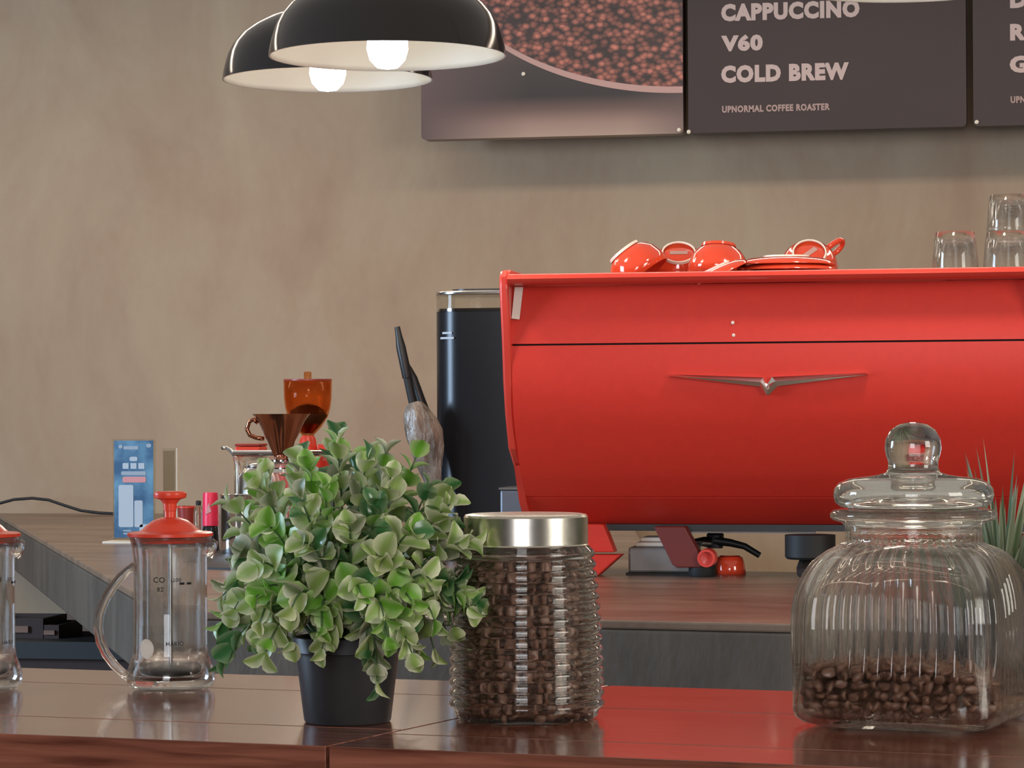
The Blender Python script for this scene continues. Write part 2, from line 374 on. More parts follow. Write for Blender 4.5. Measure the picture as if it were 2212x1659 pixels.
t, hx, h = board('picture_board', 'picture board of a cup filled with coffee beans beside the menu', 910, 1476, 'print_with_glow')
o = Vector(t.location)
def ell(px): return -150 + 340 * math.sqrt(max(0, 1 - ((px - 1450) / 526) ** 2))
low = [wp(x, ell(x)) for x in range(940, 1476, 12)] + [wp(1475, ell(1475))]
top = [Vector((q.x, q.y, zb + .94)) for q in low]
mb = MB(); n = len(low)
mb.add([(q.x - o.x, -.0008, q.z - o.z) for q in low] + [(q.x - o.x, -.0008, q.z - o.z) for q in top], [(i, i + 1, n + i + 1, n + i) for i in range(n - 1)])
obj('printed_beans', mb, 'bean_print', t, smooth=0)
lo2 = [wp(x, ell(x) + 3 + 8 * math.sqrt(max(0, 1 - ((x - 1450) / 526) ** 2))) for x in range(940, 1476, 12)] + [wp(1475, ell(1475) + 11)]
lo1 = [wp(x, ell(x) - 3) for x in range(940, 1476, 12)] + [wp(1475, ell(1475) - 3)]
mb = MB(); mb.add([(q.x - o.x, -.0014, q.z - o.z) for q in lo1 + lo2], [(i, i + 1, n + i + 1, n + i) for i in range(n - 1)])
obj('printed_cup_rim', mb, 'print_rim', t, smooth=0)
def screw(t, px, py):
    q = wp(px, py) - Vector(t.location)
    obj('screw_cap', MB().lathe([(0, 0), (.006, .001), (.005, .005), (0, .007)], 14).xf(Matrix.Translation(q) @ Matrix.Rotation(math.radians(90), 4, 'X')), 'cream', t)
screw(t, 1131, 160); screw(t, 1467, 281)
t, hx, h = board('menu_board', 'black menu board listing cappuccino V60 and cold brew', 1487, 2088, 'board_black')
board_text('CAPPUCCINO', 1558, 9, 1857, 47, t, 'letter_pink')
board_text('V60', 1558, 76, 1648, 112, t, 'letter_pink')
board_text('COLD BREW', 1558, 142, 1834, 180, t, 'letter_pink')
board_text('UPNORMAL COFFEE ROASTER', 1560, 229, 1793, 244, t, 'letter_faint', .05, 'small_lettering')
screw(t, 1488, 285)
t, hx, h = board('menu_board', 'black menu board cut off by the picture edge, letters D R G', 2103, 2690, 'board_black')
board_text('D', 2182, -22, 2219, 18, t, 'letter_pink'); board_text('R', 2182, 52, 2217, 88, t, 'letter_pink'); board_text('G', 2181, 121, 2222, 158, t, 'letter_pink')
board_text('UPNORMAL COFFEE ROASTER', 2183, 208, 2416, 223, t, 'letter_faint', .05, 'small_lettering')
screw(t, 2110, 264)

# ------------------------------------------------------------------ pendant lamps
SH = [(1.0, 0), (.993, .06), (.975, .14), (.945, .24), (.90, .33), (.83, .42), (.73, .50), (.60, .575), (.45, .635), (.30, .68), (.16, .71)]
def pendant(px, py, D, R, label, power=9):
    c = at_d(px, py, D)
    t = thing('pendant_lamp', label, 'lamp', c, 0, 'black dome pendant lamps')
    outer = [(r * R, z * R) for r, z in SH]
    inner = [(r * R - .003, max(0, z * R - .003)) for r, z in SH]
    obj('shade', MB().lathe(outer + [(.0, .715 * R)], 72), 'black_gloss', t, smooth=True)
    obj('shade_lining', MB().lathe([(R, 0)] + inner + [(0, .705 * R)], 72), 'white_enamel', t, smooth=True)
    obj('bulb', MB().lathe([(0, -.022), (.018, -.019), (.030, -.006), (.035, .012), (.034, .03), (.026, .052), (.016, .07), (.014, .085)], 24), 'bulb', t, smooth=True)
    obj('socket', MB().lathe([(0, .0852), (.019, .0852), (.02, .14), (0, .142)], 20), 'black_plastic', t)
    obj('cap', MB().lathe([(.034, .716 * R), (.034, .80 * R), (.02, .86 * R), (.004, .90 * R)], 24), 'black_gloss', t)
    sl = bpy.data.lights.new('bulb_light', 'SPOT'); sl.energy = power; sl.color = (1.0, .86, .70); sl.spot_size = math.radians(168); sl.spot_blend = .25; sl.shadow_soft_size = .05
    so = bpy.data.objects.new('bulb_light', sl); COL.objects.link(so); so.parent = t; so.location = (0, 0, -.03)
    obj('cord', MB().tube([(0, 0, .89 * R), (0, 0, .5), (0, 0, 3.5 - c.z)], .0035), 'black_rubber', t)
pendant(837, 122, 4.6, .2, 'black dome pendant lamp overlapping the picture board, the nearer one')
pendant(708, 173, 5.2, .2, 'black dome pendant lamp partly hidden behind the nearer pendant')
pendant(1963, -35, 4.3, .2, 'pendant lamp above the menu board, only its bright rim in view')

# ------------------------------------------------------------------ espresso machine
MY = 4.613
mach = thing('espresso_machine', 'large glossy red espresso machine with winged chrome emblem', 'espresso machine', (-.455, MY, CTR_Z))
mz = lambda z: z - CTR_Z
X0, X1 = -.442, .442
PR = [(.018, 1.5667), (.008, 1.53), (.001, 1.49), (0, 1.4655), (.0, 1.43), (.004, 1.39), (.012, 1.35), (.025, 1.32), (.048, 1.2815), (.075, 1.245), (.092, 1.2285), (.128, 1.1989), (.165, 1.173), (.205, 1.1500)]
cut = lambda a, b: [(y, mz(z)) for y, z in PR if a >= z >= b]
obj('upper_panel', MB().sheet([(.018, mz(1.5667)), (.008, mz(1.53)), (.001, mz(1.49)), (0, mz(1.467))], X0, X1, .012), 'red_paint', mach, smooth=50)
obj('main_panel', MB().sheet([(0, mz(1.4637))] + cut(1.43, 1.2285) + [(.124, mz(1.2013))], X0, X1, .012), 'red_paint', mach, smooth=50)
obj('lower_panel', MB().sheet([(.1285, mz(1.1985)), (.165, mz(1.173)), (.205, mz(1.150))], X0, X1, .012), 'red_paint', mach, smooth=50)
obj('inner_body', MB().prism([(X0 + .004, y, mz(z)) for y, z in ((.016, 1.47), (.016, 1.42), (.045, 1.32), (.11, 1.235), (.222, 1.150), (.42, 1.150), (.42, 1.545), (.034, 1.545))], (X1 - X0 - .008, 0, 0)), 'joint_black', mach, smooth=0)
obj('base_plate', MB().box(X0 - .002, X1 + .002, .19, .41, mz(1.138), mz(1.1495)), 'black_plastic', mach, smooth=0)
obj('under_rail', MB().box(-.19, .06, .2, .215, mz(1.134), mz(1.1378)), 'grey_box', mach, smooth=0)
lip = [(-.036, 1.572), (-.041, 1.577), (-.036, 1.583), (-.026, 1.586), (.05, 1.586), (.05, 1.567), (.03, 1.5672), (-.030, 1.5685)]
obj('top_lip', MB().prism([(X0, y, mz(z)) for y, z in lip], (X1 - X0, 0, 0)), 'red_edge', mach, smooth=35)
obj('cup_tray', MB().box(X0 + .002, X1 - .002, .051, .42, mz(1.5455), mz(1.553)), 'red_edge', mach, smooth=0)
wing = [(-.028, 1.560), (-.027, 1.582), (-.018, 1.592), (.01, 1.595), (.25, 1.593), (.40, 1.590), (.42, 1.57), (.42, 1.25), (.30, 1.20), (.12, 1.240), (.085, 1.2585), (.045, 1.286), (.018, 1.345), (.002, 1.40), (-.008, 1.47)]
for sx, a in ((-1, -.458), (1, .442)):
    obj('side_wing', MB().prism([(a, y, mz(z)) for y, z in wing], (.016, 0, 0)), 'red_edge', mach, smooth=30, bevel=.004)
    lw = [(.083, 1.2565), (.098, 1.2535), (.15, 1.20), (.20, 1.160), (.24, 1.150), (.22, 1.142), (.188, 1.148), (.13, 1.190)]
    obj('lower_wing', MB().prism([(a + (.003 if sx < 0 else 0), y, mz(z)) for y, z in lw], (.013, 0, 0)), 'red_edge', mach, smooth=30)
def mp_(px, py, d):     # picture point to machine coordinates on the vertical plane d behind the front
    q = at_y(px, py, MY + d); return Vector((q.x + .455, d, mz(q.z)))
EM = [(1444.7, 814), (1448, 808.6), (1647, 815), (1658, 830), (1668, 814), (1870, 804), (1875, 809), (1680, 834), (1661, 853), (1656, 853), (1642, 835)]
pts = [mp_(x, y, -.004) for x, y in EM]
mid = [(1449, 811.5), (1643, 825.5), (1658.5, 842), (1675, 824), (1871, 806.5)]
mp2 = [mp_(x, y, -.011) for x, y in mid]
mb = MB(); nn = len(pts); mb.add(pts + mp2, [])
a = nn
mb.f += [(0, 1, a), (1, 2, a + 1, a), (2, 3, a + 2, a + 1), (3, 4, a + 3, a + 2), (4, 5, a + 4, a + 3), (5, 6, a + 4), (6, 7, a + 3, a + 4), (7, 8, a + 2, a + 3), (8, 9, a + 2), (9, 10, a + 1, a + 2), (10, 0, a, a + 1)]
mb.add([q + Vector((0, .0115, 0)) for q in pts], [tuple(range(nn))]); mb.f += [(i, (i + 1) % nn, nn + 5 + (i + 1) % nn, nn + 5 + i) for i in range(nn)]
q = obj('winged_emblem', mb, 'chrome', mach, smooth=0); q['label'] = 'chrome emblem of two wings meeting in a V'
for x, y in ((1583, 697), (1585, 724)):
    q = mp_(x, y, .002)
    obj('white_dot', MB().lathe([(0, -.003), (.0028, -.002), (.0034, .004)], 12).xf(Matrix.Translation(q) @ Matrix.Rotation(math.radians(-90), 4, 'X')), 'ceramic_white', mach)  # small raised white dot on the upper panel
st = [mp_(x, y, d) for x, y, d in ((1112, 620, .0128), (1130, 620, .0128), (1122, 690, -.0022), (1105, 688, -.0022))]
q = obj('paper_sticker', MB().prism(st, (0, .0016, 0)), 'sticker', mach, smooth=0); q['label'] = 'white strip of tape on the panel corner'
def plate(name, px, d, th, mt, parent=mach, bev=.002):
    pts_ = [mp_(x, y, d) for x, y in px]
    for q_ in pts_: q_.z = max(q_.z, .0012)
    return obj(name, MB().prism(pts_, (0, th, 0)), mt, parent, smooth=0, bevel=bev)
leg = plate('leg', [(1242, 1132), (1303, 1133), (1327, 1193), (1250, 1193)], .16, .04, 'red_paint')
plate('foot_brace', [(1240, 1199), (1341, 1199), (1291, 1253), (1240, 1253)], .135, .05, 'red_paint', leg)
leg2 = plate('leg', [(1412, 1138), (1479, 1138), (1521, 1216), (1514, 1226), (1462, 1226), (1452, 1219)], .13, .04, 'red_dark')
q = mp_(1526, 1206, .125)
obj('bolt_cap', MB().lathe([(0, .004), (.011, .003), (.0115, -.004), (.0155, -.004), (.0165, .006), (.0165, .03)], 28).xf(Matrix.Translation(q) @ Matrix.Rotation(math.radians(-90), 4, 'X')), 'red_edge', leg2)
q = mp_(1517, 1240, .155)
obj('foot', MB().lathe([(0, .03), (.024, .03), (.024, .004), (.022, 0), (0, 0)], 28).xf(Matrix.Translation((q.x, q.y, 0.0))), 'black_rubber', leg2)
q = mp_(1750, 1170, .15)
obj('drain_cup', MB().lathe([(0, .074), (.044, .074), (.044, .036), (.040, .032), (0, .032)], 32).xf(Matrix.Translation((q.x, q.y, 0))), 'black_rubber', mach)
obj('drain_hose', MB().tube([(q.x - .004, q.y - .01, .034), (q.x - .010, q.y - .02, .026), (q.x - .012, q.y - .035, .018), (q.x - .010, q.y - .055, .0115), (q.x + .002, q.y - .10, .0105)], .009, 12), 'black_rubber', mach)
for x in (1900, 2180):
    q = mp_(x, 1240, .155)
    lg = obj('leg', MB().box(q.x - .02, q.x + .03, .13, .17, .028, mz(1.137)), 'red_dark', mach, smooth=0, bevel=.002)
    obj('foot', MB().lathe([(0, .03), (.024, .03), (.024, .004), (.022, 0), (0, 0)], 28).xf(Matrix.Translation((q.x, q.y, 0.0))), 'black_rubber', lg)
# steam lever seen through the legs
q = mp_(1545, 1160, .30)
lv = obj('steam_valve', MB().lathe([(0, -.02), (.014, -.02), (.016, .004), (.010, .012), (.010, .03), (0, .03)], 20).xf(Matrix.Translation(q)), 'black_plastic', mach)
obj('lever', MB().tube([q + Vector(v) for v in ((0, -.01, -.006), (.03, -.012, -.010), (.055, -.014, -.016), (.082, -.016, -.032))], [.008, .007, .006, .0055], 10), 'black_plastic', lv)
obj('nozzle', MB().tube([mp_(x, y, .29) for x, y in ((1500, 1171), (1520, 1170), (1538, 1172))], [.006, .009, .011], 14), 'chrome', lv)

# things under the machine
def boxthing(name, label, cat, px0, px1, ptop, y, dep, mt, base=CTR_Z, bev=.004, part='body'):
    a = at_y(px0, ptop, y); b = at_y(px1, ptop, y); w = (b.x - a.x) / 2
    t = thing(name, label, cat, ((a.x + b.x) / 2, y + dep / 2, base))
    obj(part, MB().box(-w, w, -dep / 2, dep / 2, .004, a.z - base), mt, t, smooth=0, bevel=bev); return t, w, a.z - base
t, w, h = boxthing('knock_box', 'grey steel box with cream lid under the espresso machine', 'box', 1357, 1500, 1182, 4.80, .10, 'grey_box')
obj('base', MB().box(-w - .004, w + .004, -.054, .054, 0, .0038), 'black_rubber', t, smooth=0)
obj('lid', MB().box(-w + .012, w - .05, -.046, .05, h + .0005, h + .0085), 'cream', t, smooth=0, bevel=.003)
obj('lid_step', MB().box(-w + .02, w - .055, -.040, .04, h + .009, h + .017), 'ceramic_white', t, smooth=0, bevel=.003)
obj('knob', MB().lathe([(0, h + .033), (.006, h + .032), (.007, h + .028), (.007, h + .0175), (0, h + .0175)], 16), 'chrome', t)
q = at_z(1577, 1240, CTR_Z)
tag(obj('upturned_bowl', MB().lathe([(.024, .033), (.0, .034), (.014, .0335), (.022, .030), (.026, .022), (.028, .010), (.0285, 0), (.0255, 0), (.024, .012), (.018, .028), (0, .031)], 32), 'red_ceramic', smooth=True, loc=(q.x, q.y, CTR_Z)), 'small orange red bowl turned upside down under the espresso machine', 'bowl')

# ------------------------------------------------------------------ cups, saucers and glasses on the machine
TZ = 1.5535
def cup_parts(t, R=.053, Hc=.056):
    prof = [(0, 0), (.54 * R, 0), (.56 * R, .003), (.74 * R, .009), (.90 * R, .021), (.98 * R, .038), (R, Hc), (R - .003, Hc), (.93 * R, .038), (.84 * R, .023), (.6 * R, .012), (0, .010)]
    b = obj('cup_body', MB().lathe(prof, 40), 'red_ceramic', t, smooth=True)
    obj('foot_ring', MB().lathe([(.52 * R, -.0004), (.52 * R, -.003), (.57 * R, -.003), (.585 * R, .002)], 36), 'ceramic_white', b, smooth=30)
    obj('foot_mark', MB().box(-.30 * R, .30 * R, -.09 * R, .09 * R, -.0012, -.0004), 'print_rim', b, smooth=0)
    hp = [(.93 * R, 0, .046), (1.25 * R, 0, .050), (1.52 * R, 0, .043), (1.56 * R, 0, .030), (1.35 * R, 0, .020), (.86 * R, 0, .020)]
    sm = []
    for i in range(len(hp) - 1):
        for k in range(4): sm.append(Vector(hp[i]).lerp(Vector(hp[i + 1]), k / 4))
    sm.append(Vector(hp[-1]))
    for _ in range(3): sm = [sm[0]] + [(sm[i - 1] + sm[i] * 2 + sm[i + 1]) / 4 for i in range(1, len(sm) - 1)] + [sm[-1]]
    obj('handle', MB().tube(sm, .0052, 10), 'red_ceramic', t, smooth=True)
def cup(px, py, y, rot, label, R=.053):
    """the cup's middle lies at the picture point on the plane y; rot turns it about that middle"""
    c = at_y(px, py, y); Rm = Matrix.Rotation(math.radians(rot[2]), 4, 'Z') @ Matrix.Rotation(math.radians(rot[1]), 4, 'Y') @ Matrix.Rotation(math.radians(rot[0]), 4, 'X') @ Matrix.Rotation(math.radians(rot[3]), 4, 'Z')
    t = thing('coffee_cup', label, 'cup', (0, 0, 0), 0, 'orange red cups on the espresso machine')
    cup_parts(t, R)
    lowest = 9
    for o in t.children:
        for v in o.data.vertices: lowest = min(lowest, (Rm @ (v.co - Vector((0, 0, .028)))).z)
    t.matrix_world = Matrix.Translation((c.x, c.y, TZ + .0008 - lowest)) @ Rm @ Matrix.Translation((0, 0, -.028))
    return t
cup(1370, 566, 4.76, (0, 142, 0, 80), 'orange red cup tipped over at the end of the row')
cup(1466, 566, 4.84, (-139, 0, 8, 0), 'orange red cup lying with its pale foot ring showing between two cups')
c3 = cup(1551, 563, 4.755, (170, 4, 15, 270), 'upside down orange red cup beside the saucer stack')
c3.location.z += .019
[k for b in c3.children for k in b.children if k.name.startswith('foot_ring')][0].data.materials[0] = M['red_ceramic']
def saucer(name, x, y, z, tilt, label, R=.088):
    t = thing(name, label, 'saucer', (x, y, z), 0, 'orange red saucers on the espresso machine'); t.rotation_euler = tilt
    prof = [(0, .0150), (.42 * R, .0150), (.46 * R, .0148), (.75 * R, .0118), (.96 * R, .0058), (R, .0015), (R, 0), (.97 * R, .0), (.73 * R, .0075), (.4 * R, .0100), (0, .0100)]
    obj('dish', MB().lathe(prof, 56), 'red_ceramic', t, smooth=True)
    obj('foot_ring', MB().lathe([(.42 * R, .0149), (.42 * R, .0172), (.45 * R, .0172), (.46 * R, .0140)], 48), 'ceramic_white', t, smooth=30)
q = at_y(1700, 590, 4.75)
for k, lb in enumerate(('lowest saucer of the orange red stack, hidden by the machine lip', 'second lowest saucer of the orange red stack', 'third saucer from the bottom of the orange red stack', 'third saucer from the top of the orange red stack', 'second saucer from the top of the orange red stack', 'topmost upturned saucer of the orange red stack')):
    saucer('saucer', q.x + .001 * math.sin(k * 2.1), q.y, TZ + .0006 + k * .0096, (0, 0, 0), lb)
q3 = at_y(1551, 590, 4.755); saucer('saucer', q3.x, q3.y, TZ + .0006, (0, 0, 0), 'small saucer hidden under the upside down cup', .050)
q2 = at_y(1556, 590, 4.665)
saucer('saucer', q2.x, q2.y, TZ + .030, (math.radians(6), math.radians(-24), 0), 'orange red saucer leaning against the saucer stack', .052)
c4 = cup(1748, 560, 4.895, (-128, 0, 6, -42), 'orange red cup with side handle lying behind the saucer stack')
def tumbler(x, y, z, label, R=.040, h=.068):
    t = thing('glass_tumbler', label, 'glass', (x, y, z), 0, 'clear tumblers on the espresso machine')
    prof = [(R, 0), (.985 * R, .2 * h), (.90 * R, .75 * h), (.84 * R, .97 * h), (.80 * R, h), (0, h), (0, .82 * h), (.70 * R, .82 * h), (.80 * R, .70 * h), (.90 * R, .2 * h), (.93 * R, 0)]
    obj('body', MB().lathe(prof, 40, closed=True), 'tumbler_glass', t, smooth=35)
    obj('rim', MB().lathe([(R + .0004, .0005), (R + .0012, .003), (R, .0055)], 40), 'tumbler_glass', t, smooth=True)
q = at_y(2130, 590, 4.74)
gt = thing('glass_tray', 'low pale tray holding the upside down tumblers', 'tray', (q.x, q.y, TZ))
obj('tray_plate', MB().box(-.075, .075, -.055, .055, .026, .0312), 'cream', gt, smooth=0, bevel=.002)
for sx in (-1, 1): obj('runner', MB().box(sx * .06 - .006, sx * .06 + .006, -.05, .05, .0006, .0258), 'steel', gt, smooth=0)
TT = TZ + .0318
q = at_y(2064, 590, 4.72); tumbler(q.x, q.y, TT, 'single clear tumbler upside down beside the stacked tumblers')
q = at_y(2178, 590, 4.73); tumbler(q.x, q.y, TT, 'lower clear tumbler of the upside down stack', .043)
tumbler(q.x + .002, q.y, TT + .0685, 'upper clear tumbler of the upside down stack', .038, .062)

# ------------------------------------------------------------------ black canister beside the machine
q = at_z(1035, 1215, CTR_Z)
y = 5.2; a = at_y(945, 900, y + .06); cw = .115
can = thing('bean_canister', 'tall black canister with a clear collar beside the espresso machine', 'canister', (a.x + cw, y + .1, CTR_Z))
zt = at_y(1000, 628, y).z - CTR_Z; zc = at_y(1000, 668, y).z - CTR_Z
def shell(name, hx, hy, r, z0, z1, mt, par, th=None, bev=0):
    mb = MB(); n = len(rrect(hx, hy, r))
    mb.prism([(x, yy, z0) for x, yy in rrect(hx, hy, r, 10)], (0, 0, z1 - z0)); return obj(name, mb, mt, par, smooth=35, bevel=bev)
shell('body', cw, .10, .062, 0.003, zc - .004, 'black_satin', can)
shell('base', cw - .004, .096, .058, 0, .0025, 'black_rubber', can)
shell('ring', cw + .001, .101, .063, zc - .0035, zc + .002, 'chrome', can)
shell('collar', cw, .10, .062, zc + .0025, zt - .008, 'acrylic', can)
shell('lid', cw + .001, .101, .063, zt - .0075, zt, 'steel', can, bev=.002)
shell('lid_inset', cw - .03, .07, .04, zt + .0003, zt + .005, 'black_plastic', can)
for z, wd_ in ((719, .012), (730, .017)):
    q = at_y(966, z, y); obj('printed_mark', MB().box(-wd_, wd_, -.0004, .0004, -.002, .002).xf(Matrix.Translation((-cw + .032, -.0932, q.z - CTR_Z)) @ Matrix.Rotation(math.radians(-28), 4, 'Z')), 'grey_print', can, smooth=0)
t, w, h = boxthing('steel_box', 'small blue grey steel box between canister and espresso machine', 'box', 1080, 1215, 1058, 4.92, .1, 'blue_grey')
obj('lid', MB().box(-w - .002, w + .002, -.052, .052, h + .0004, h + .004), 'steel', t, smooth=0)

# ------------------------------------------------------------------ wrapped umbrellas / tools leaning by the canister
def P(px, py, y): return at_y(px, py, y)
uy = 5.10
ub = at_z(925, 1212, CTR_Z)
def stick(label, path, rad, y, name='long_handled_brush'):
    pts = [P(x, py, y) for x, py in path]; foot = pts[-1]
    t = thing(name, label, 'brush', (foot.x, foot.y, CTR_Z), 0, 'black handled brushes by the canister')
    loc = [p_ - t.location for p_ in pts]; loc[-1].z = max(loc[-1].z, .004); return t, loc
t, l1 = stick('black brush handle rising from a crumpled plastic bag', [(858, 706), (866, 750), (880, 815), (892, 870), (915, 960), (925, 1040), (930, 1205)], 0, 5.22)
obj('grip', MB().tube([l1[0], l1[0].lerp(l1[1], .4), l1[1], l1[2], l1[2].lerp(l1[3], .02)], [.0055, .0065, .0095, .0100, .0098], 12), 'black_plastic', t)
obj('shaft', MB().tube([l1[2].lerp(l1[3], .04), l1[3], l1[4], l1[5], l1[6]], [.0085, .0085, .008, .007, .006], 10), 'black_rubber', t)
t, l2 = stick('second black brush handle leaning on the canister', [(868, 770), (893, 818), (910, 868), (932, 920), (938, 1020), (935, 1205)], 0, 5.26)
obj('grip', MB().tube(l2[:4], [.006, .0085, .0095, .0085], 12), 'black_plastic', t)
obj('shaft', MB().tube(l2[3:], [.0082, .0078, .007], 10), 'black_rubber', t)
# crumpled bag: lofted lumpy sleeve
sec = [(893, 872, 16), (896, 885, 25), (906, 915, 35), (916, 945, 38), (923, 975, 34), (928, 1005, 26), (934, 1030, 20), (940, 1050, 15), (944, 1110, 13), (946, 1195, 12)]
bagbase = P(946, 1205, 5.17)
bag = tag(bpy.data.objects.new('plastic_bag', None), 'crumpled grey plastic bag wrapped round the brushes', 'bag'); COL.objects.link(bag); bag.location = (bagbase.x, bagbase.y, CTR_Z)
mb = MB(); ns = 28; rng = random.Random(3); rings = []
fine = []
for i in range(len(sec) - 1):
    for k in range(4):
        f_ = k / 4; fine.append([sec[i][j] * (1 - f_) + sec[i + 1][j] * f_ for j in range(3)])
fine.append(list(sec[-1]))
vs = []
for i, (x, y_, r) in enumerate(fine):
    c = P(x, y_, 5.17) - bag.location; r = r * 5.25 / 5900
    for k in range(ns):
        a = 2 * math.pi * k / ns
        rr = r * (1 + .10 * math.sin(3 * a + i * .12) + .07 * math.sin(8 * a + i * .2) + rng.uniform(-.025, .025))
        vs.append((c.x + rr * math.cos(a), c.y + rr * math.sin(a) * .55, max(.002, c.z + .35 * r * math.cos(a + .5))))
mb.add(vs, [(i * ns + k, i * ns + (k + 1) % ns, (i + 1) * ns + (k + 1) % ns, (i + 1) * ns + k) for i in range(len(fine) - 1) for k in range(ns)])
obj('film', mb, 'bag_grey', bag, smooth=25)

# ------------------------------------------------------------------ things on the left run of the counter
# grinder with amber hopper
g = at_y(665, 900, 5.81)
gr = thing('coffee_grinder', 'red coffee grinder with a translucent amber bean hopper', 'grinder', (g.x, 5.81, CTR_Z))
sc = (5.75 / .9816) / 5900 * .97
gz = lambda py: at_y(665, py, 5.81).z - CTR_Z
r = .052
obj('hopper', MB().lathe([(.012, gz(941)), (.03, gz(922)), (.044, gz(900)), (.0495, gz(880)), (r, gz(860)), (r + .001, gz(823)), (r - .002, gz(823)), (r - .0025, gz(860)), (.046, gz(882)), (.028, gz(918)), (.012, gz(936))], 48), 'amber_plastic', gr, smooth=True)
hl = obj('hopper_lid', MB().lathe([(0, gz(819)), (r + .001, gz(819)), (r + .0015, gz(822.6)), (0, gz(822.6))], 48), 'maroon_plastic', gr, smooth=30)
obj('lid_knob', MB().lathe([(0, gz(803)), (.007, gz(803)), (.0085, gz(806)), (.008, gz(818.8)), (0, gz(818.8))], 20), 'amber_plastic', hl, smooth=40)
bm_ = MB(); rng = random.Random(5)
obj('bean_heap', MB().lathe([(0, gz(872)), (.02, gz(876)), (.035, gz(886)), (.043, gz(898)), (.030, gz(915)), (.010, gz(936)), (0, gz(936))], 24), 'bean_dark', gr, smooth=True)
obj('throat', MB().lathe([(.013, gz(940.5)), (.018, gz(950)), (.020, gz(965)), (.024, gz(984)), (0, gz(984))], 32), 'red_plastic', gr, smooth=40)
obj('housing', MB().prism([(x, yy, .03) for x, yy in rrect(.055, .065, .02)], (0, 0, gz(984) - .0305)), 'red_paint', gr, smooth=35)
obj('side_arm', MB().box(.024, .055, -.012, .012, gz(972), gz(960)), 'red_plastic', gr, smooth=0, bevel=.002)
obj('arm_end', MB().box(.0525, .0585, -.016, .016, gz(975), gz(955)), 'red_plastic', gr, smooth=0, bevel=.002)
obj('base', MB().prism([(x, yy, 0) for x, yy in rrect(.065, .08, .015)], (0, 0, .029)), 'black_plastic', gr, smooth=35)

# pour over stand with server, copper dripper
sy = 5.51
a = at_y(514, 978, sy); b = at_y(735, 985, sy); stw = (b.x - a.x) / 2
stand = thing('pour_over_stand', 'clear pour over stand with a pale rail behind the leafy plant', 'stand', ((a.x + b.x) / 2, sy, CTR_Z))
hz = a.z - CTR_Z
obj('rail', MB().tube([(-stw, -.034, hz), (stw, -.034, hz)], .006, 12), 'chrome', stand)
obj('shelf', MB().box(-stw, stw, -.036, .036, hz - .016, hz - .008), 'acrylic', stand, smooth=0)
for sx in (-1, 1):
    obj('post', MB().box(sx * (stw - .006) - .004, sx * (stw - .006) + .004, -.036, -.028, .007, hz - .0165), 'acrylic', stand, smooth=0)
    obj('post', MB().box(sx * (stw - .006) - .004, sx * (stw - .006) + .004, .028, .036, .007, hz - .0165), 'acrylic', stand, smooth=0)
obj('foot_plate', MB().box(-stw, stw, -.038, .038, 0, .0065), 'acrylic', stand, smooth=0)
q = at_y(513, 974, sy); q1 = at_y(567, 958, sy)
rb = thing('filter_box', 'small red box lying on the pour over stand', 'box', ((q.x + q1.x) / 2, sy + .008, CTR_Z + hz - .0078))
ww = (q1.x - q.x) / 2
obj('body', MB().box(-ww, ww, -.03, .03, 0, q1.z - rb.location.z - .006), 'red_plastic', rb, smooth=0, bevel=.004)
obj('lid', MB().box(-ww * 1.01, ww * 1.01, -.031, .031, q1.z - rb.location.z - .0055, q1.z - rb.location.z), 'maroon_plastic', rb, smooth=0, bevel=.003)
dy = 5.36
c = at_y(608, 940, dy)
dz = lambda py: at_y(608, py, dy).z
ds = 5.46 / 5900
dr = thing('coffee_dripper', 'copper cone coffee dripper with a looped handle', 'dripper', (c.x, dy, dz(990)))
hgt = dz(894) - dz(990)
mb = MB(); seg = 72; prof = [(.22, .0), (.30, .12), (.52, .45), (.80, .84), (.96, .97), (1.0, 1.0), (.97, 1.0), (.78, .85), (.48, .45), (.24, .12), (.18, 0)]
R = 64 * ds; vs = []
for k in range(seg):
    aa = 2 * math.pi * k / seg
    for i, (rr, zz) in enumerate(prof):
        rip = 1 + .045 * math.cos(18 * aa + zz * 2.0) * (1 - zz) * (zz < .95)
        vs.append((R * rr * rip * math.cos(aa), R * rr * rip * math.sin(aa), hgt * zz))
n = len(prof)
mb.add(vs, [(k * n + i, ((k + 1) % seg) * n + i, ((k + 1) % seg) * n + i + 1, k * n + i + 1) for k in range(seg) for i in range(n - 1)])
obj('cone', mb, 'copper', dr, smooth=50)
hp = [(-.84 * R, 0, .80 * hgt), (-1.0 * R, 0, .88 * hgt), (-1.15 * R, 0, .82 * hgt), (-1.23 * R, 0, .66 * hgt), (-1.13 * R, 0, .52 * hgt), (-.88 * R, 0, .46 * hgt), (-.62 * R, 0, .44 * hgt)]
obj('handle', MB().tube(hp, .0045, 8), 'copper', dr, smooth=True)
obj('collar', MB().lathe([(.0, -.0005), (.30 * R, -.0005), (.42 * R, -.003), (.42 * R, -.006), (0, -.006)], 32), 'chrome', dr)
sv = thing('glass_server', 'glass coffee server under the copper dripper', 'server', (c.x, dy, CTR_Z))
sh = dz(990) - .0065 - CTR_Z
obj('bowl', MB().lathe([(0, .001), (.040, .001), (.045, .012), (.044, .06), (.039, sh - .03), (.034, sh - .008), (.036, sh), (.0335, sh), (.032, sh - .01), (.037, sh - .03), (.041, .06), (.042, .014), (.038, .005), (0, .005)], 40), 'clear_glass', sv, smooth=True)
obj('band', MB().lathe([(.0375, sh - .022), (.0375, sh - .012), (.0365, sh - .012), (.0405, sh - .022)], 36), 'chrome', sv)

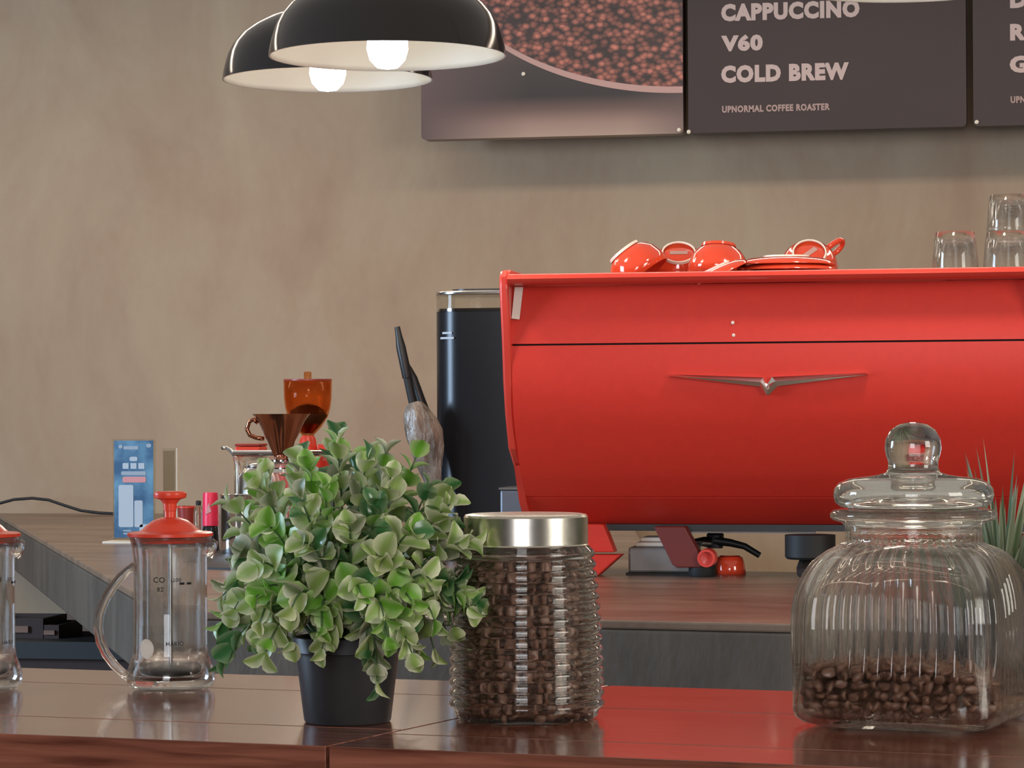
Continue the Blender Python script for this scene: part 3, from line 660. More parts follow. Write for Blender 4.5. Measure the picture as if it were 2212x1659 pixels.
# gooseneck kettle
ky = 5.62
kc = at_y(560, 1100, ky)
kt = thing('gooseneck_kettle', 'steel gooseneck kettle with a thin curved spout behind the plant', 'kettle', (kc.x, ky, CTR_Z))
kh = at_y(560, 1010, ky).z - CTR_Z
obj('body', MB().lathe([(0, .001), (.052, .001), (.056, .01), (.052, .06), (.044, kh - .02), (.034, kh - .004), (.030, kh), (0, kh)], 40), 'steel', kt, smooth=40)
ld = obj('lid', MB().lathe([(0, kh + .014), (.02, kh + .010), (.031, kh + .0005), (0, kh + .0005)], 32), 'steel', kt, smooth=True)
obj('lid_knob', MB().lathe([(0, kh + .034), (.008, kh + .031), (.008, kh + .022), (.004, kh + .0145), (0, kh + .0145)], 16), 'black_plastic', ld)
sp_ = [at_y(x, yy, ky) - kt.location for x, yy in ((522, 1120), (517, 1085), (515, 1040), (514, 1005), (508, 985), (499, 973), (489, 967), (479, 968))]
obj('spout', MB().tube(sp_, [.010, .008, .0062, .0055, .005, .0046, .0042, .004], 12), 'steel', kt, smooth=True)

# steel cup and bottle on a dark mat
mq = [at_z(x, y_, CTR_Z) for x, y_ in ((446, 1230), (640, 1236), (640, 1190), (440, 1186))]
mc = (mq[0] + mq[2]) / 2
tag(obj('bar_mat', MB().prism([(p_.x - mc.x, p_.y - mc.y, 0) for p_ in mq], (0, 0, .004)), 'black_rubber', smooth=0, loc=(mc.x, mc.y, CTR_Z)), 'thin dark bar mat under the steel cup', 'mat')
q = at_z(514, 1199, CTR_Z); s_ = q.y / .9816 / 5900
pc = thing('steel_pitcher', 'shiny steel milk cup standing left of the leafy plant', 'milk cup', (q.x, q.y, CTR_Z + .0042), math.radians(100)); pr_ = 40 * s_; ph = at_y(512, 1068, q.y).z - CTR_Z - .0042
obj('body', MB().lathe([(0, 0), (.97 * pr_, 0), (pr_, .004), (pr_, .3 * ph), (.98 * pr_, ph - .004), (1.03 * pr_, ph), (.99 * pr_, ph), (.94 * pr_, ph - .006), (.95 * pr_, .006), (0, .005)], 48), 'chrome', pc, smooth=40)
obj('handle', MB().tube([(.98 * pr_, 0, ph * .85), (1.5 * pr_, 0, ph * .82), (1.62 * pr_, 0, ph * .55), (1.4 * pr_, 0, ph * .25), (.97 * pr_, 0, ph * .2)], .004, 8), 'chrome', pc, smooth=True)
q = at_z(455, 1193, CTR_Z); s_ = q.y / .9816 / 5900
bt = thing('sauce_bottle', 'small black bottle with a bright pink red cap', 'bottle', (q.x, q.y, CTR_Z)); br = 18 * s_
bz = lambda py: at_y(455, py, q.y).z - CTR_Z
obj('body', MB().lathe([(0, 0), (br, 0), (br * 1.03, .004), (br, bz(1140)), (br * .85, bz(1136)), (0, bz(1136))], 32), 'black_gloss', bt, smooth=40)
cp = obj('cap', MB().lathe([(br * .99, bz(1135.5)), (br * 1.0, bz(1130)), (br * .93, bz(1070)), (br * .88, bz(1064)), (0, bz(1063))], 32), 'pink_red', bt, smooth=40)
tri = [(-.006, 1112), (.001, 1085), (.007, 1104)]
obj('cap_mark', MB().prism([(x, -br * 1.02, bz(yy)) for x, yy in tri], (0, .0012, 0)), 'pink_print', cp, smooth=0)
q = at_z(404, 1175, CTR_Z); s_ = q.y / .9816 / 5900
cf = thing('filter_cup', 'dark red tapered cup behind the press lid', 'cup', (q.x, q.y, CTR_Z)); cr = 21 * s_; ch = at_y(404, 1094, q.y).z - CTR_Z
obj('body', MB().lathe([(0, 0), (.72 * cr, 0), (.75 * cr, .004), (1.03 * cr, ch), (.97 * cr, ch), (.7 * cr, .006), (0, .006)], 32), 'maroon_plastic', cf, smooth=40)
obj('rim', MB().lathe([(1.0 * cr, ch - .004), (1.08 * cr, ch - .003), (1.08 * cr, ch + .001), (1.0 * cr, ch + .001)], 32), 'red_plastic', cf, smooth=40)
q = at_z(429, 1183, CTR_Z); s_ = q.y / .9816 / 5900
vb = thing('glass_vial', 'small clear glass vial beside the pink capped bottle', 'vial', (q.x, q.y, CTR_Z)); vh = at_y(429, 1092, q.y).z - CTR_Z
obj('body', MB().lathe([(0, 0), (.010, 0), (.011, .01), (.011, vh - .02), (.009, vh - .004), (.006, vh), (0, vh)], 24), 'clear_glass', vb, smooth=True)
obj('stopper', MB().lathe([(.0055, vh + .0003), (.0058, vh + .004), (.0058, vh + .009), (.004, vh + .011), (0, vh + .011)], 16), 'black_rubber', vb, smooth=40)

# acrylic sign stands
def sign(px0, px1, ptop, pbot, y, rz, label, blue):
    a = at_y(px0, ptop, y); b = at_y(px1, ptop, y); lo = CTR_Z
    w = (b.x - a.x) / 2
    h = a.z - lo
    t = thing('sign_stand', label, 'sign', ((a.x + b.x) / 2, y, CTR_Z), rz, 'acrylic sign stands on the counter')
    obj('base', MB().box(-w * 1.28, w * .9, -.035, .035, 0, .005), 'cream', t, smooth=0, bevel=.001)
    obj('acrylic_sheet', MB().box(-w, w, -.002, .002, .0055, h), 'acrylic', t, smooth=0)
    return t, w, h
m, N, L, p = nodes('blue_poster')
tc = N.new('ShaderNodeTexCoord'); nz = N.new('ShaderNodeTexNoise'); nz.inputs['Scale'].default_value = 16; nz.inputs['Detail'].default_value = 4; L.new(tc.outputs['Object'], nz.inputs['Vector'])
r_ = N.new('ShaderNodeValToRGB'); e = r_.color_ramp.elements; e[0].position = .42; e[0].color = (.030, .095, .19, 1); e[1].position = .75; e[1].color = (.16, .36, .50, 1)
L.new(nz.outputs[0], r_.inputs[0]); L.new(r_.outputs[0], p.inputs['Base Color']); p.inputs['Roughness'].default_value = .4
t, w, h = sign(244, 335, 948, 1172, 5.86, 0, 'blue advertising card in an acrylic stand on the counter', True)
obj('card', MB().box(-w * .93, w * .93, -.0034, -.0022, .012, h - .004), 'blue_poster', t, smooth=0)
Y_ = -.0042
def ink(name, x0, y0, x1, y1, mt, rnd=.002):
    cxm = 289.5; k = (2 * w) / 91
    pts_ = rrect(abs(x1 - x0) * k / 2, abs(y1 - y0) * k / 2, min(rnd, abs(y1 - y0) * k / 2.1), 3)
    cx_, cz_ = ((x0 + x1) / 2 - cxm) * k, h - ((y0 + y1) / 2 - 948) * k
    obj(name, MB().prism([(cx_ + a_, Y_, cz_ + b_) for a_, b_ in pts_], (0, .0007, 0)), mt, t, smooth=0)
ink('printed_line', 268, 963, 300, 970, 'grey_print'); ink('printed_dot', 257, 960, 266, 968, 'grey_print', .004); ink('printed_dot', 317, 958, 328, 966, 'grey_print', .004)
ink('printed_crest', 281, 985, 298, 994, 'white_print', .004)
for k in range(3): ink('printed_block', 266 + k * 17, 998, 279 + k * 17, 1010, 'white_print', .001)
ink('printed_line', 263, 1015, 316, 1023, 'grey_print'); ink('printed_bar', 266, 1026, 316, 1038, 'pink_print', .003)
ink('printed_bottle', 257, 1043, 289, 1130, 'white_print', .004); ink('printed_bottle', 291, 1075, 309, 1130, 'white_print', .003)
ink('printed_cup', 302, 1124, 326, 1160, 'white_print', .006); ink('printed_line', 267, 1136, 284, 1139, 'grey_print', .0008); ink('printed_line', 267, 1142, 284, 1145, 'grey_print', .0008)
t2, w, h = sign(352, 381, 968, 1172, 6.02, 0, 'clear acrylic card stand turned edge on beside the blue card', False)
obj('card', MB().box(-w * .9, w * .8, -.0034, -.0022, .012, h - .006), 'smoke_film', t2, smooth=0)
obj('sheet_edge', MB().box(w + .0003, w + .0024, -.003, .003, .0055, h), 'cream', t2, smooth=0)

# cable lying along the wall
cpx = [(-30, 1100), (0, 1087), (30, 1079), (70, 1076), (105, 1080), (140, 1092), (175, 1103), (215, 1108), (260, 1110), (330, 1113)]
cq = [at_y(x, y_, 7.45) for x, y_ in cpx]; c0 = Vector((cq[5].x, 7.45, CTR_Z))
tag(obj('power_cable', MB().tube([Vector((p_.x, p_.y, max(p_.z, CTR_Z + .0045))) - c0 for p_ in cq], .0042, 8), 'black_rubber', smooth=True, loc=c0), 'black power cable arching along the wall on the counter', 'cable')

# ------------------------------------------------------------------ french presses
def vessel(t):
    prof_o = [(0, .0), (.034, .0), (.0385, .003), (.0402, .009), (.0395, .016), (.0365, .024), (.0342, .030), (.0335, .040), (.0332, .085), (.0333, .118), (.0345, .128), (.0368, .1365), (.0372, .138)]
    prof_i = [(.0350, .138), (.0325, .1275), (.0313, .118), (.0311, .085), (.0312, .040), (.0316, .030), (.0322, .022), (.0318, .014), (.029, .009), (0, .008)]
    obj('glass_body', MB().lathe(prof_o + prof_i, 64), 'clear_glass', t, smooth=True)
    obj('spout', MB().tube([(.0335, 0, .120), (.037, 0, .129), (.041, 0, .1345)], [.006, .006, .003], 10), 'clear_glass', t, smooth=True)
    hp = [(-.0325, 0, .111), (-.0385, 0, .108), (-.0455, 0, .101), (-.0535, 0, .091), (-.0600, 0, .080), (-.0645, 0, .068), (-.0660, 0, .056), (-.0640, 0, .043), (-.0585, 0, .031), (-.0510, 0, .021), (-.0440, 0, .0145), (-.0380, 0, .0105)]
    obj('handle', MB().tube(hp, [.0042, .0036] + [.0043] * 8 + [.004, .0045], 14), 'clear_glass', t, smooth=True)
    lid = obj('lid', MB().lathe([(0, .1555), (.008, .1553), (.016, .1525), (.022, .148), (.026, .144), (.029, .1425), (.0365, .1422), (.0388, .1412), (.0388, .1385), (.036, .1382), (.034, .1382), (.0335, .133), (.0325, .1325), (0, .1325)], 64), 'red_plastic', t, smooth=35)
    obj('knob', MB().lathe([(.0052, .1555), (.0052, .161), (.0058, .1615), (.0062, .168), (.009, .1715), (.0142, .173), (.0150, .175), (.0148, .1775), (.013, .179), (0, .1795)], 40), 'red_plastic', lid, smooth=35)
    obj('rod', MB().lathe([(.0018, .1320), (.0018, .0195), (0, .0195)], 16), 'steel', t, smooth=40)
    pl = obj('plunger', MB().lathe([(0, .0190), (.012, .0188), (.0275, .0170), (.0292, .0158), (.0292, .0100), (.0, .0098)], 40), 'black_plastic', t, smooth=40)
    obj('spring', MB().lathe([(.0296 + .001 * math.cos(a), .0122 + .001 * math.sin(a)) for a in (0, 1.57, 3.14, 4.71)], 40, closed=True), 'chrome', pl, smooth=True)
def on_glass(mb, r, turn):     # wrap x,z drawing (x metres along the surface) onto the glass of radius r; turn=0 faces -y
    mb.v = [((r + v[1]) * math.sin(v[0] / r + turn), -(r + v[1]) * math.cos(v[0] / r + turn), v[2]) for v in mb.v]; return mb
def glass_marks(t, turn):
    def txt(s, x, z, hgt_, name='printed_mark'):
        mb = text_mesh(s, .01); xs = [v[0] for v in mb.v]; ys = [v[1] for v in mb.v]; k = hgt_ / (max(ys) - min(ys))
        mb.v = [(x + (v[0] - (max(xs) + min(xs)) / 2) * k, .0003, z + (v[1] - min(ys)) * k) for v in mb.v]
        on_glass(mb, .0339, turn); me = bpy.data.meshes.new(name); me.from_pydata(mb.v, [], mb.f); me.materials.append(M['joint_black']); q = bpy.data.objects.new(name, me); COL.objects.link(q); q.parent = t
    txt('HARIO', .008, .0415, .0035); txt('CO', -.006, .098, .005); txt('82', -.005, .090, .004); txt('-200', .009, .0985, .0035); txt('--', .018, .096, .002)
    ov = MB(); n = 24
    ov.add([(-.019 + .0078 * math.cos(2 * math.pi * k / n), .0004, .0385 + .0088 * math.sin(2 * math.pi * k / n)) for k in range(n)], [tuple(range(n))]); on_glass(ov, .0339, turn)
    q = obj('round_sticker', ov, 'sticker', t, smooth=0); q['label'] = 'pale round sticker'
pq = at_z(369, 1488, BAR_Z)
t = thing('french_press', 'glass french press with red lid standing left of the leafy plant', 'french press', (pq.x, pq.y, BAR_Z + .0004), YAW, 'red lidded french presses')
vessel(t); glass_marks(t, 0)
pq = at_z(-47, 1488, BAR_Z)
t = thing('french_press', 'glass french press cut off by the picture edge', 'french press', (pq.x, pq.y, BAR_Z + .0004), YAW, 'red lidded french presses')
vessel(t); glass_marks(t, math.radians(50))

# ------------------------------------------------------------------ leafy plant
pq = at_z(751, 1559, BAR_Z)
plant = thing('potted_plant', 'bushy artificial plant with small round green leaves in a black pot', 'potted plant', (pq.x, pq.y, BAR_Z + .0004), YAW)
pot = obj('pot', MB().lathe([(0, 0), (.034, 0), (.0352, .0015), (.0415, .054), (.0425, .0565), (.0436, .0572), (.0448, .069), (.0440, .0698), (.0415, .0690), (.0385, .054), (.033, .006), (0, .005)], 64), 'pot_black', plant, smooth=35)
obj('soil', MB().lathe([(0, .064), (.03, .062), (.0398, .060), (.0, .055)], 32), 'soil', plant, smooth=True)
def leaf_mesh(mtname, wide=.88, cup_=.26):
    rows = [(0, .0), (.07, .22), (.24, .43), (.48, .50), (.72, .43), (.89, .23), (1.0, .0)]
    vs, uvs, fs = [], [], []
    for y_, wv in rows:
        for k in (-1, -.5, 0, .5, 1) if 0 < wv else (0,):
            x = k * wv * wide
            vs.append((x, y_, cup_ * (x * x * 3.2) + .10 * math.sin(y_ * 2.6) - .10 * y_ * y_)); uvs.append((.5 + k * .5, y_))
    idx = [0]; n = 1
    for i in range(1, len(rows) - 1): idx.append(n); n += 5
    idx.append(n)
    for k in range(4): fs.append((0, idx[1] + k + 1, idx[1] + k))
    for i in range(1, len(rows) - 2):
        for k in range(4): fs.append((idx[i] + k, idx[i] + k + 1, idx[i + 1] + k + 1, idx[i + 1] + k))
    for k in range(4): fs.append((idx[-2] + k, idx[-2] + k + 1, idx[-1]))
    return vs, fs, uvs
def mesh_uv(name, vs, fs, uvs, mt):
    me = bpy.data.meshes.new(name); me.from_pydata(vs, [], fs); ul = me.uv_layers.new(name='UVMap')
    ul.data.foreach_set('uv', [c for l in me.loops for c in uvs[l.vertex_index]])
    me.polygons.foreach_set('use_smooth', [True] * len(me.polygons)); me.materials.append(M[mt]); return me
LV = leaf_mesh('x'); LM = ['leaf_sage', 'leaf_pale', 'leaf_bright', 'leaf_green', 'leaf_greyed']
LMESH = {k: mesh_uv('leaf', *LV, k) for k in LM}
rng = random.Random(21); leaves = []; sprigs = []
HANG = [(.028, -.078, .040), (-.096, -.035, .054), (-.100, -.01, .082), (.105, -.03, .098), (.055, -.078, .062), (-.015, -.080, .066), (-.06, -.07, .062)]
NS0 = 84; NS = NS0 + len(HANG)
view = (Vector((CAM.x, CAM.y, 0)) - Vector((pq.x, pq.y, 0))).normalized(); view = Matrix.Rotation(-YAW, 4, 'Z') @ view
for i in range(NS):
    el = math.asin(-.72 + 1.7 * ((min(i, NS0 - 1) + .5) / NS0)); az = i * 2.39996 + rng.uniform(-.2, .2)
    d = Vector((math.cos(el) * math.cos(az), math.cos(el) * math.sin(az), math.sin(el)))
    root = Vector((d.x * .022, d.y * .022, .060))
    cen = Vector((0, 0, .116)); rx_, rz_ = .097, .092
    tip = cen + Vector((d.x * rx_, d.y * rx_, d.z * (.112 if d.z > 0 else .066))) * rng.uniform(.90, 1.10) + Vector((0, 0, -.008 if el < .1 else 0))
    if i >= NS0: tip = Vector(HANG[i - NS0]); d = (tip - cen).normalized()
    ctrl = root.lerp(tip, .5) + Vector((d.x * .012, d.y * .012, .03 + .022 * (1 - d.z))) + Vector((rng.uniform(-1, 1), rng.uniform(-1, 1), 0)) * .008
    N_ = 14; pts = [(root * (1 - s) ** 2 + ctrl * 2 * s * (1 - s) + tip * s * s) for s in [k / N_ for k in range(N_ + 1)]]
    st = obj('sprig', MB().tube(pts, [.0013 * (1 - .5 * k / N_) for k in range(N_ + 1)], 5), 'stem_green', plant, smooth=True)
    palette = rng.choices(['leaf_sage', 'leaf_pale', 'leaf_bright', 'leaf_green', 'leaf_greyed'], [5, 7, 3, 1.8, 4])[0]
    ln = sum((pts[k + 1] - pts[k]).length for k in range(N_)); nn = max(4, int(ln * .68 / .0138)); roll = rng.uniform(0, 3.14)
    if i >= NS0: nn += 3
    for j in range(nn):
        s = .32 + .68 * j / (nn - 1); x = s * N_; k = min(int(x), N_ - 1); p_ = pts[k].lerp(pts[k + 1], x - k); tg = (pts[k + 1] - pts[k]).normalized()
        side = tg.orthogonal().normalized(); side = Matrix.Rotation(roll + j * math.pi / 2, 3, tg) @ side
        size = (.0262 - .0085 * (j / (nn - 1)) ** 2) * rng.uniform(.82, 1.12)
        open_ = math.radians(62 - 30 * (j / (nn - 1))) + rng.uniform(-.2, .25)
        for sg in (1, -1):
            yd = (tg * math.cos(open_) + side * sg * math.sin(open_)).normalized()
            zd = (tg * math.sin(open_) - side * sg * math.cos(open_)).normalized()
            tw = rng.uniform(-.4, .4); xd = yd.cross(zd); xd, zd = xd * math.cos(tw) + zd * math.sin(tw), zd * math.cos(tw) - xd * math.sin(tw)
            mt4 = Matrix(((xd.x, yd.x, zd.x, p_.x), (xd.y, yd.y, zd.y, p_.y), (xd.z, yd.z, zd.z, p_.z), (0, 0, 0, 1))) @ Matrix.Scale(size, 4)
            c_ = p_ + yd * size * .5
            if c_.z < .068 and math.hypot(c_.x, c_.y) < .044: continue
            pal = palette if rng.random() < .72 else rng.choice(LM)
            depth = c_.dot(view) + .9 * (c_ - cen).length + .0 * c_.z
            leaves.append((depth, st, mt4, pal))
leaves.sort(key=lambda q: -q[0])
for k, (dp, st, m4, pal) in enumerate(leaves[:300]):
    o = bpy.data.objects.new('leaf', LMESH[pal]); COL.objects.link(o); o.parent = st; o.matrix_local = m4
rest = {}
for dp, st, m4, pal in leaves[300:]: rest.setdefault(pal, []).append(m4)
vs, fs, uvs, mi = [], [], [], []
for ki, (pal, ms) in enumerate(sorted(rest.items())):
    for m4 in ms:
        n = len(vs); vs += [tuple(m4 @ Vector(v)) for v in LV[0]]; fs += [tuple(i + n for i in f_) for f_ in LV[1]]; uvs += LV[2]; mi += [ki] * len(LV[1])
me = mesh_uv('inner_leaves', vs, fs, uvs, sorted(rest)[0])
for pal in sorted(rest)[1:]: me.materials.append(M[pal])
me.polygons.foreach_set('material_index', mi)
o = bpy.data.objects.new('inner_leaves', me); COL.objects.link(o); o.parent = plant; o['kind'] = 'stuff'

# ------------------------------------------------------------------ coffee beans
def bean_mesh(name, mt):
    vs, fs = [], []; seg, rings = 8, 4
    vs.append((0, 0, .5))
    for i in range(1, rings):
        ph_ = math.pi * i / rings
        for k in range(seg):
            a = 2 * math.pi * k / seg; x, y_, z = .36 * math.sin(ph_) * math.cos(a), .30 * math.sin(ph_) * math.sin(a), .5 * math.cos(ph_)
            if y_ < -.05: y_ = -.10 + (.07 if abs(x) < .05 else 0)     # flat side with the crease
            vs.append((x, y_, z))
    vs.append((0, 0, -.5)); nl = len(vs) - 1
    for k in range(seg):
        k2 = (k + 1) % seg; fs.append((0, 1 + k, 1 + k2))
        for i in range(rings - 2): fs.append((1 + i * seg + k, 1 + (i + 1) * seg + k, 1 + (i + 1) * seg + k2, 1 + i * seg + k2))
        fs.append((nl, 1 + (rings - 2) * seg + k2, 1 + (rings - 2) * seg + k))
    me = bpy.data.meshes.new(name); me.from_pydata(vs, [], fs); finish(me, True); me.materials.append(M[mt]); return me, vs, fs
BM, BV, BF = bean_mesh('coffee_bean', 'bean')
def rand_rot(r): return Euler((r.uniform(0, 6.28), r.uniform(0, 6.28), r.uniform(0, 6.28))).to_matrix().to_4x4()
def pour(spots, solo, label, group, base, core, extra):
    """spots: (score, matrix); the best 'solo' become things, the rest one mass"""
    spots.sort(key=lambda q: -q[0])
    for sc_, m4 in spots[:solo]:
        o = bpy.data.objects.new('coffee_bean', BM); COL.objects.link(o); o.matrix_world = m4; tag(o, label, 'coffee bean', group)
    mb = MB()
    for sc_, m4 in spots[solo:]: mb.add([m4 @ Vector(v) for v in BV], BF)
    off_ = Vector(base); mb.v = [tuple(Vector(v) - off_) for v in mb.v]; core(mb)
    o = obj('coffee_beans', mb, 'bean', smooth=True, loc=base); o['kind'] = 'stuff'; tag(o, extra, 'coffee beans')

# ribbed jar
jq = at_z(1138, 1551, BAR_Z); JB = BAR_Z + .0004
jar = thing('ribbed_jar', 'ribbed glass jar with steel lid full of coffee beans', 'jar', (jq.x, jq.y, JB), 0)
def jr(z): return .0628 - .0075 * max(0, (z - .03) / .11) ** 1.6
prof = [(0, .0), (.054, .0), (.058, .002), (.059, .006)]
nr = 15; zr0, zr1 = .008, .139; step = (zr1 - zr0) / nr
for i in range(nr):
    for k in range(8):
        z = zr0 + step * (i + k / 8); prof.append((jr(z) - .0030 + .0038 * abs(math.sin(math.pi * k / 8)) ** .8, z))
prof += [(.0530, .1395), (.0495, .1415), (.0485, .143), (.0485, .156)]
inn_ = [(.0460, .156), (.0460, .143), (.0475, .1395)] + [(jr(z) - .0065, z) for z in [.136 - .0085 * k for k in range(16)]] + [(.048, .004), (0, .0035)]
obj('glass_body', MB().lathe(prof + inn_, 96), 'rib_glass', jar, smooth=True)
lid = obj('lid', MB().lathe([(0, .1665), (.046, .1665), (.0495, .1658), (.0508, .164), (.0508, .1422), (.0516, .1412), (.0508, .1404), (.0500, .1412), (.0500, .160), (.0, .162)], 72), 'brushed_lid', jar, smooth=35)
rng = random.Random(11); spots = []
vdir = (CAM - Vector((jq.x, jq.y, CAM.z))).normalized()
for lay, dr_ in ((0, .0048), (1, .0105)):
    z = .008
    while z < .128:
        rad_ = jr(z) - .0065 - dr_; cnt = int(2 * math.pi * rad_ / .0088)
        for k in range(cnt):
            a = 2 * math.pi * (k + rng.uniform(-.3, .3) + .5 * (int(z * 1000) % 2)) / cnt; rr = rad_ + rng.uniform(-.001, .0006)
            pz = z + rng.uniform(-.0022, .0022); ln = rng.uniform(.0098, .0118)
            d = Vector((math.cos(a), math.sin(a), 0)); pos = Vector((jq.x, jq.y, JB)) + d * rr + Vector((0, 0, pz))
            spots.append((d.dot(vdir) - lay * 3, Matrix.Translation(pos) @ rand_rot(rng) @ Matrix.Scale(ln, 4)))
        z += .0070
def core(mb): mb.lathe([(0, .124), (.030, .122), (.036, .10), (.042, .05), (.044, .0045), (0, .0042)], 32)
pour(spots, 130, 'roasted brown coffee bean behind the ribbed glass of the jar', 'coffee beans in the ribbed jar', (jq.x, jq.y, JB), core, 'mass of roasted coffee beans filling the ribbed jar')

# square fluted jar with glass lid
sq = at_z(1976, 1560, BAR_Z); SB = BAR_Z + .0004; SR = math.radians(-12.5)
sj = thing('fluted_jar', 'square fluted glass jar with round glass lid, partly filled with beans', 'jar', (sq.x, sq.y, SB), SR)
HS, RC = .0835, .030
def sq_r(a, hs, rc):   # radius of a rounded square at angle a
    c_, s__ = abs(math.cos(a)), abs(math.sin(a)); k = hs - rc
    r1 = hs / max(c_, s__)
    x, y_ = r1 * c_, r1 * s__
    if x <= k or y_ <= k: return r1
    b_ = k * (c_ + s__); disc = b_ * b_ - (2 * k * k - rc * rc); return b_ + math.sqrt(max(0, disc))
def blend(z):          # 0 = square, 1 = round, and the size there
    if z <= .078: return 0, 1
    if z >= .142: return 1, 0
    s = (z - .078) / .064; return s * s * (3 - 2 * s), math.sqrt(max(0, 1 - s ** 2.3))
def body_ring(z, inset, seg, flute=True):
    bl, sz = blend(z); out = []
    for k in range(seg):
        a = 2 * math.pi * k / seg
        hsz = HS - .012 * max(0, (.012 - z) / .012) ** 2
        rs = sq_r(a, hsz, RC); rc_ = .0545; R_ = rc_ + (rs - rc_) * (sz if z > .078 else 1)
        fl = 0
        if flute and z > .04:
            amp = .0015 * min(1, (z - .04) / .02) * min(1, max(0, (.150 - z) / .02)); fl = amp * math.cos(k * 2 * math.pi / 12)
        out.append((a, R_ - inset + fl))
    return out
zs = [0, .001, .004, .008, .013, .02, .035, .045, .06, .075, .085, .095, .104, .112, .119, .125, .130, .134, .138, .141, .144]
seg = 576; mb = MB(); rows = []
mb.add([(0, 0, 0)], [])
def ring(mb, pts_, z):
    n = len(mb.v); mb.v += [(r__ * math.cos(a), r__ * math.sin(a), z) for a, r__ in pts_]; return n
def stitch(mb, a, b, seg): mb.f += [(a + k, a + (k + 1) % seg, b + (k + 1) % seg, b + k) for k in range(seg)]
last = None
for z in zs:
    ins = {0: .010, .001: .005}.get(z, 0); n = ring(mb, body_ring(z, ins, seg), z)
    if last is None: mb.f += [(0, n + (k + 1) % seg, n + k) for k in range(seg)]
    else: stitch(mb, last, n, seg)
    last = n
for r__, z in ((.0545, .148), (.0545, .157), (.058, .160), (.0640, .1615), (.0665, .164), (.0665, .167), (.064, .1695), (.058, .1705), (.0535, .1700), (.0510, .1690), (.0505, .157), (.0505, .147)):
    n = ring(mb, [(2 * math.pi * k / seg, r__) for k in range(seg)], z); stitch(mb, last, n, seg); last = n
for z in [q for q in zs[::-1] if q >= .013]:
    n = ring(mb, body_ring(z, .0042, seg, False), z); stitch(mb, last, n, seg); last = n
n = ring(mb, body_ring(.013, .012, seg, False), .0075); stitch(mb, last, n, seg); last = n
c_ = len(mb.v); mb.v.append((0, 0, .007)); mb.f += [(c_, last + k, last + (k + 1) % seg) for k in range(seg)]
obj('glass_body', mb, 'jar_glass', sj, smooth=True)
gl = obj('glass_lid', MB().lathe([(0, .1905), (.038, .1890), (.052, .1850), (.0580, .1795), (.0572, .1750), (.0545, .1722), (.0580, .1722), (.0622, .1755), (.0640, .1812), (.0632, .1868), (.0595, .1915), (.052, .1946), (.040, .1964), (.028, .1978), (.0220, .1995), (.0200, .2030), (.0198, .2075), (.0214, .213), (.0226, .219), (.0218, .2265), (.0180, .2335), (.012, .2378), (.005, .2395), (0, .2397)], 80), 'lid_glass', sj, smooth=True)
rng = random.Random(17); spots = []
Rz = Matrix.Rotation(SR, 4, 'Z'); Tj = Matrix.Translation((sq.x, sq.y, SB)) @ Rz
vdir = (CAM - Vector((sq.x, sq.y, CAM.z))).normalized()
def bed(x, y_): return .051 - .11 * (y_ + .08) - .05 * x + .004 * math.sin(x * 40 + 1) + .003 * math.cos(y_ * 55)
hi = HS - .0042 - .0052
for lay in (0, 1):
    z = .0125
    while z < .060:
        hs_ = hi - lay * .0062; per = []
        a = 0
        cnt = int(2 * math.pi * hs_ * 1.13 / .0088)
        for k in range(cnt):
            a = 2 * math.pi * (k + rng.uniform(-.3, .3)) / cnt
            rr = sq_r(a, hs_ - (.006 if z < .013 else 0), RC - .008) + rng.uniform(-.001, .0003); x, y_ = rr * math.cos(a), rr * math.sin(a); pz = z + rng.uniform(-.002, .002)
            if pz > bed(x, y_): continue
            ln = rng.uniform(.0104, .0128); w_ = Tj @ Vector((x, y_, pz))
            d = (Rz @ Vector((x, y_, 0))).normalized(); nrm_face = (Rz @ (Vector((math.copysign(1, x), 0, 0)) if abs(x) > abs(y_) else Vector((0, math.copysign(1, y_), 0))))
            spots.append((nrm_face.dot(vdir) + .4 * d.dot(vdir) - lay * 3, Matrix.Translation(w_) @ rand_rot(rng) @ Matrix.Scale(ln, 4)))
        z += .0074
for i in range(-9, 10):
    for j in range(-9, 10):
        x, y_ = i * .0080 + rng.uniform(-.002, .002), j * .0080 + rng.uniform(-.002, .002)
        if max(abs(x), abs(y_)) > hi - .002 or math.hypot(x, y_) > sq_r(math.atan2(y_, x), hi, RC - .008): continue
        spots.append((.2 - .0 * y_ - 1, Matrix.Translation(Tj @ Vector((x, y_, bed(x, y_) + rng.uniform(-.003, .003)))) @ rand_rot(rng) @ Matrix.Scale(rng.uniform(.0104, .0128), 4)))
def core2(mb): mb.add([Rz @ Vector(v) for v in MB().box(-.062, .062, -.062, .062, .009, .026).v], MB().box(0, 1, 0, 1, 0, 1).f)
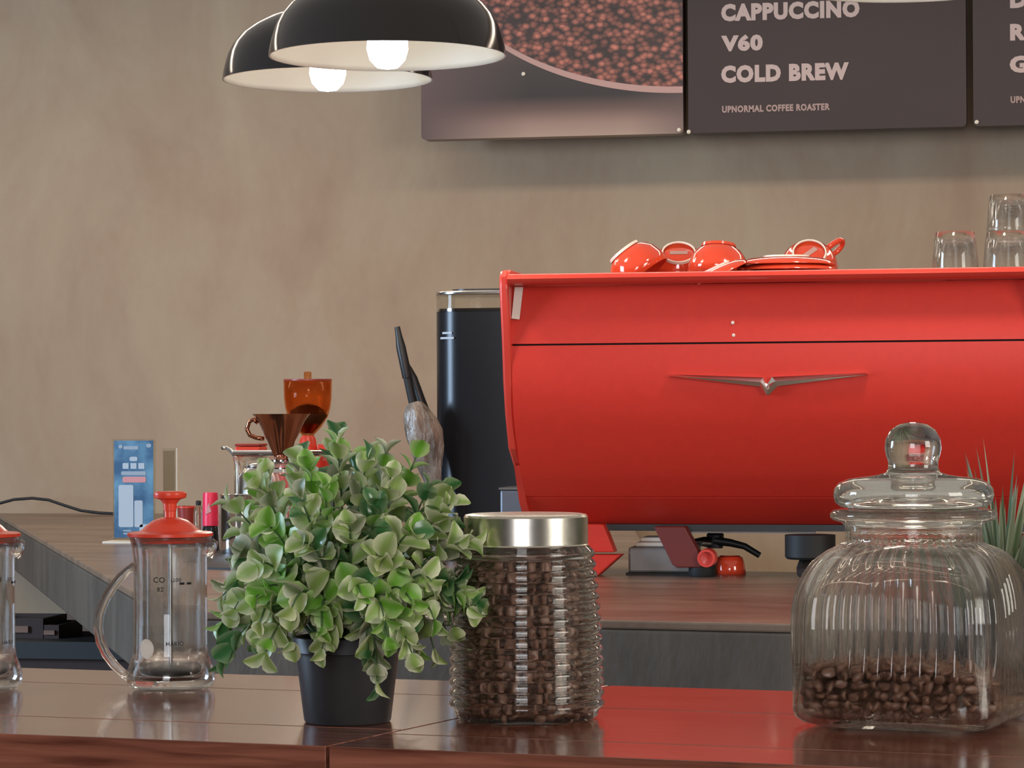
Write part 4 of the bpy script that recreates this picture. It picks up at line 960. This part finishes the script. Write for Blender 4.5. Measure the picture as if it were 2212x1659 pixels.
pour(spots, 170, 'roasted brown coffee bean lying in the square fluted jar', 'coffee beans in the square jar', (sq.x, sq.y, SB), core2, 'mass of roasted coffee beans lying in the square jar')

# ------------------------------------------------------------------ grassy plant behind the square jar
gq = at_z(2166, 1494, BAR_Z)
gp = thing('grass_plant', 'spiky grey green artificial grass in a dark pot behind the square jar', 'potted plant', (gq.x, gq.y, BAR_Z + .0004), 0)
obj('pot', MB().lathe([(0, 0), (.033, 0), (.0345, .0015), (.042, .064), (.0445, .066), (.045, .078), (.042, .078), (.036, .06), (.03, .006), (0, .005)], 48), 'pot_black', gp, smooth=35)
obj('soil', MB().lathe([(0, .071), (.0385, .068), (0, .06)], 24), 'soil', gp, smooth=True)
rng = random.Random(9)
for i in range(200):
    az = i * 2.39996; lean = .04 + 1.2 * math.sqrt((i + .5) / 200) * rng.uniform(.6, 1.05); ln = rng.uniform(.085, .168) * (1 - .25 * max(0, lean - .5))
    d = Vector((math.cos(az), math.sin(az), 0)); root = d * (.033 * math.sqrt((i + .5) / 200)) + Vector((0, 0, .068)); wd_ = rng.uniform(.0028, .0042)
    side = Vector((-d.y, d.x, 0)); side = (Matrix.Rotation(rng.uniform(-1.2, 1.2), 3, 'Z') @ side)
    vs, uvs = [], []; n = 7; p_ = root.copy(); ang = lean * .55
    for k in range(n):
        f_ = k / (n - 1); w_ = wd_ * (1 - f_ ** 1.7) * (.75 + .5 * math.sin(f_ * 2.2)); up_ = d * math.sin(ang) + Vector((0, 0, 1)) * math.cos(ang)
        fold = up_.cross(side).normalized() * w_ * .35
        vs += [tuple(p_ - side * w_), tuple(p_ + fold), tuple(p_ + side * w_)]; uvs += [(0, f_), (.5, f_), (1, f_)]
        p_ = p_ + up_ * ln / (n - 1); ang += lean * .16
    fs = [(3 * k + j, 3 * k + j + 1, 3 * k + j + 4, 3 * k + j + 3) for k in range(n - 1) for j in (0, 1)]
    me = mesh_uv('grass_blade', vs, fs, uvs, 'blade' if rng.random() < .62 else 'blade_dark')
    o = bpy.data.objects.new('grass_blade', me); COL.objects.link(o); o.parent = gp
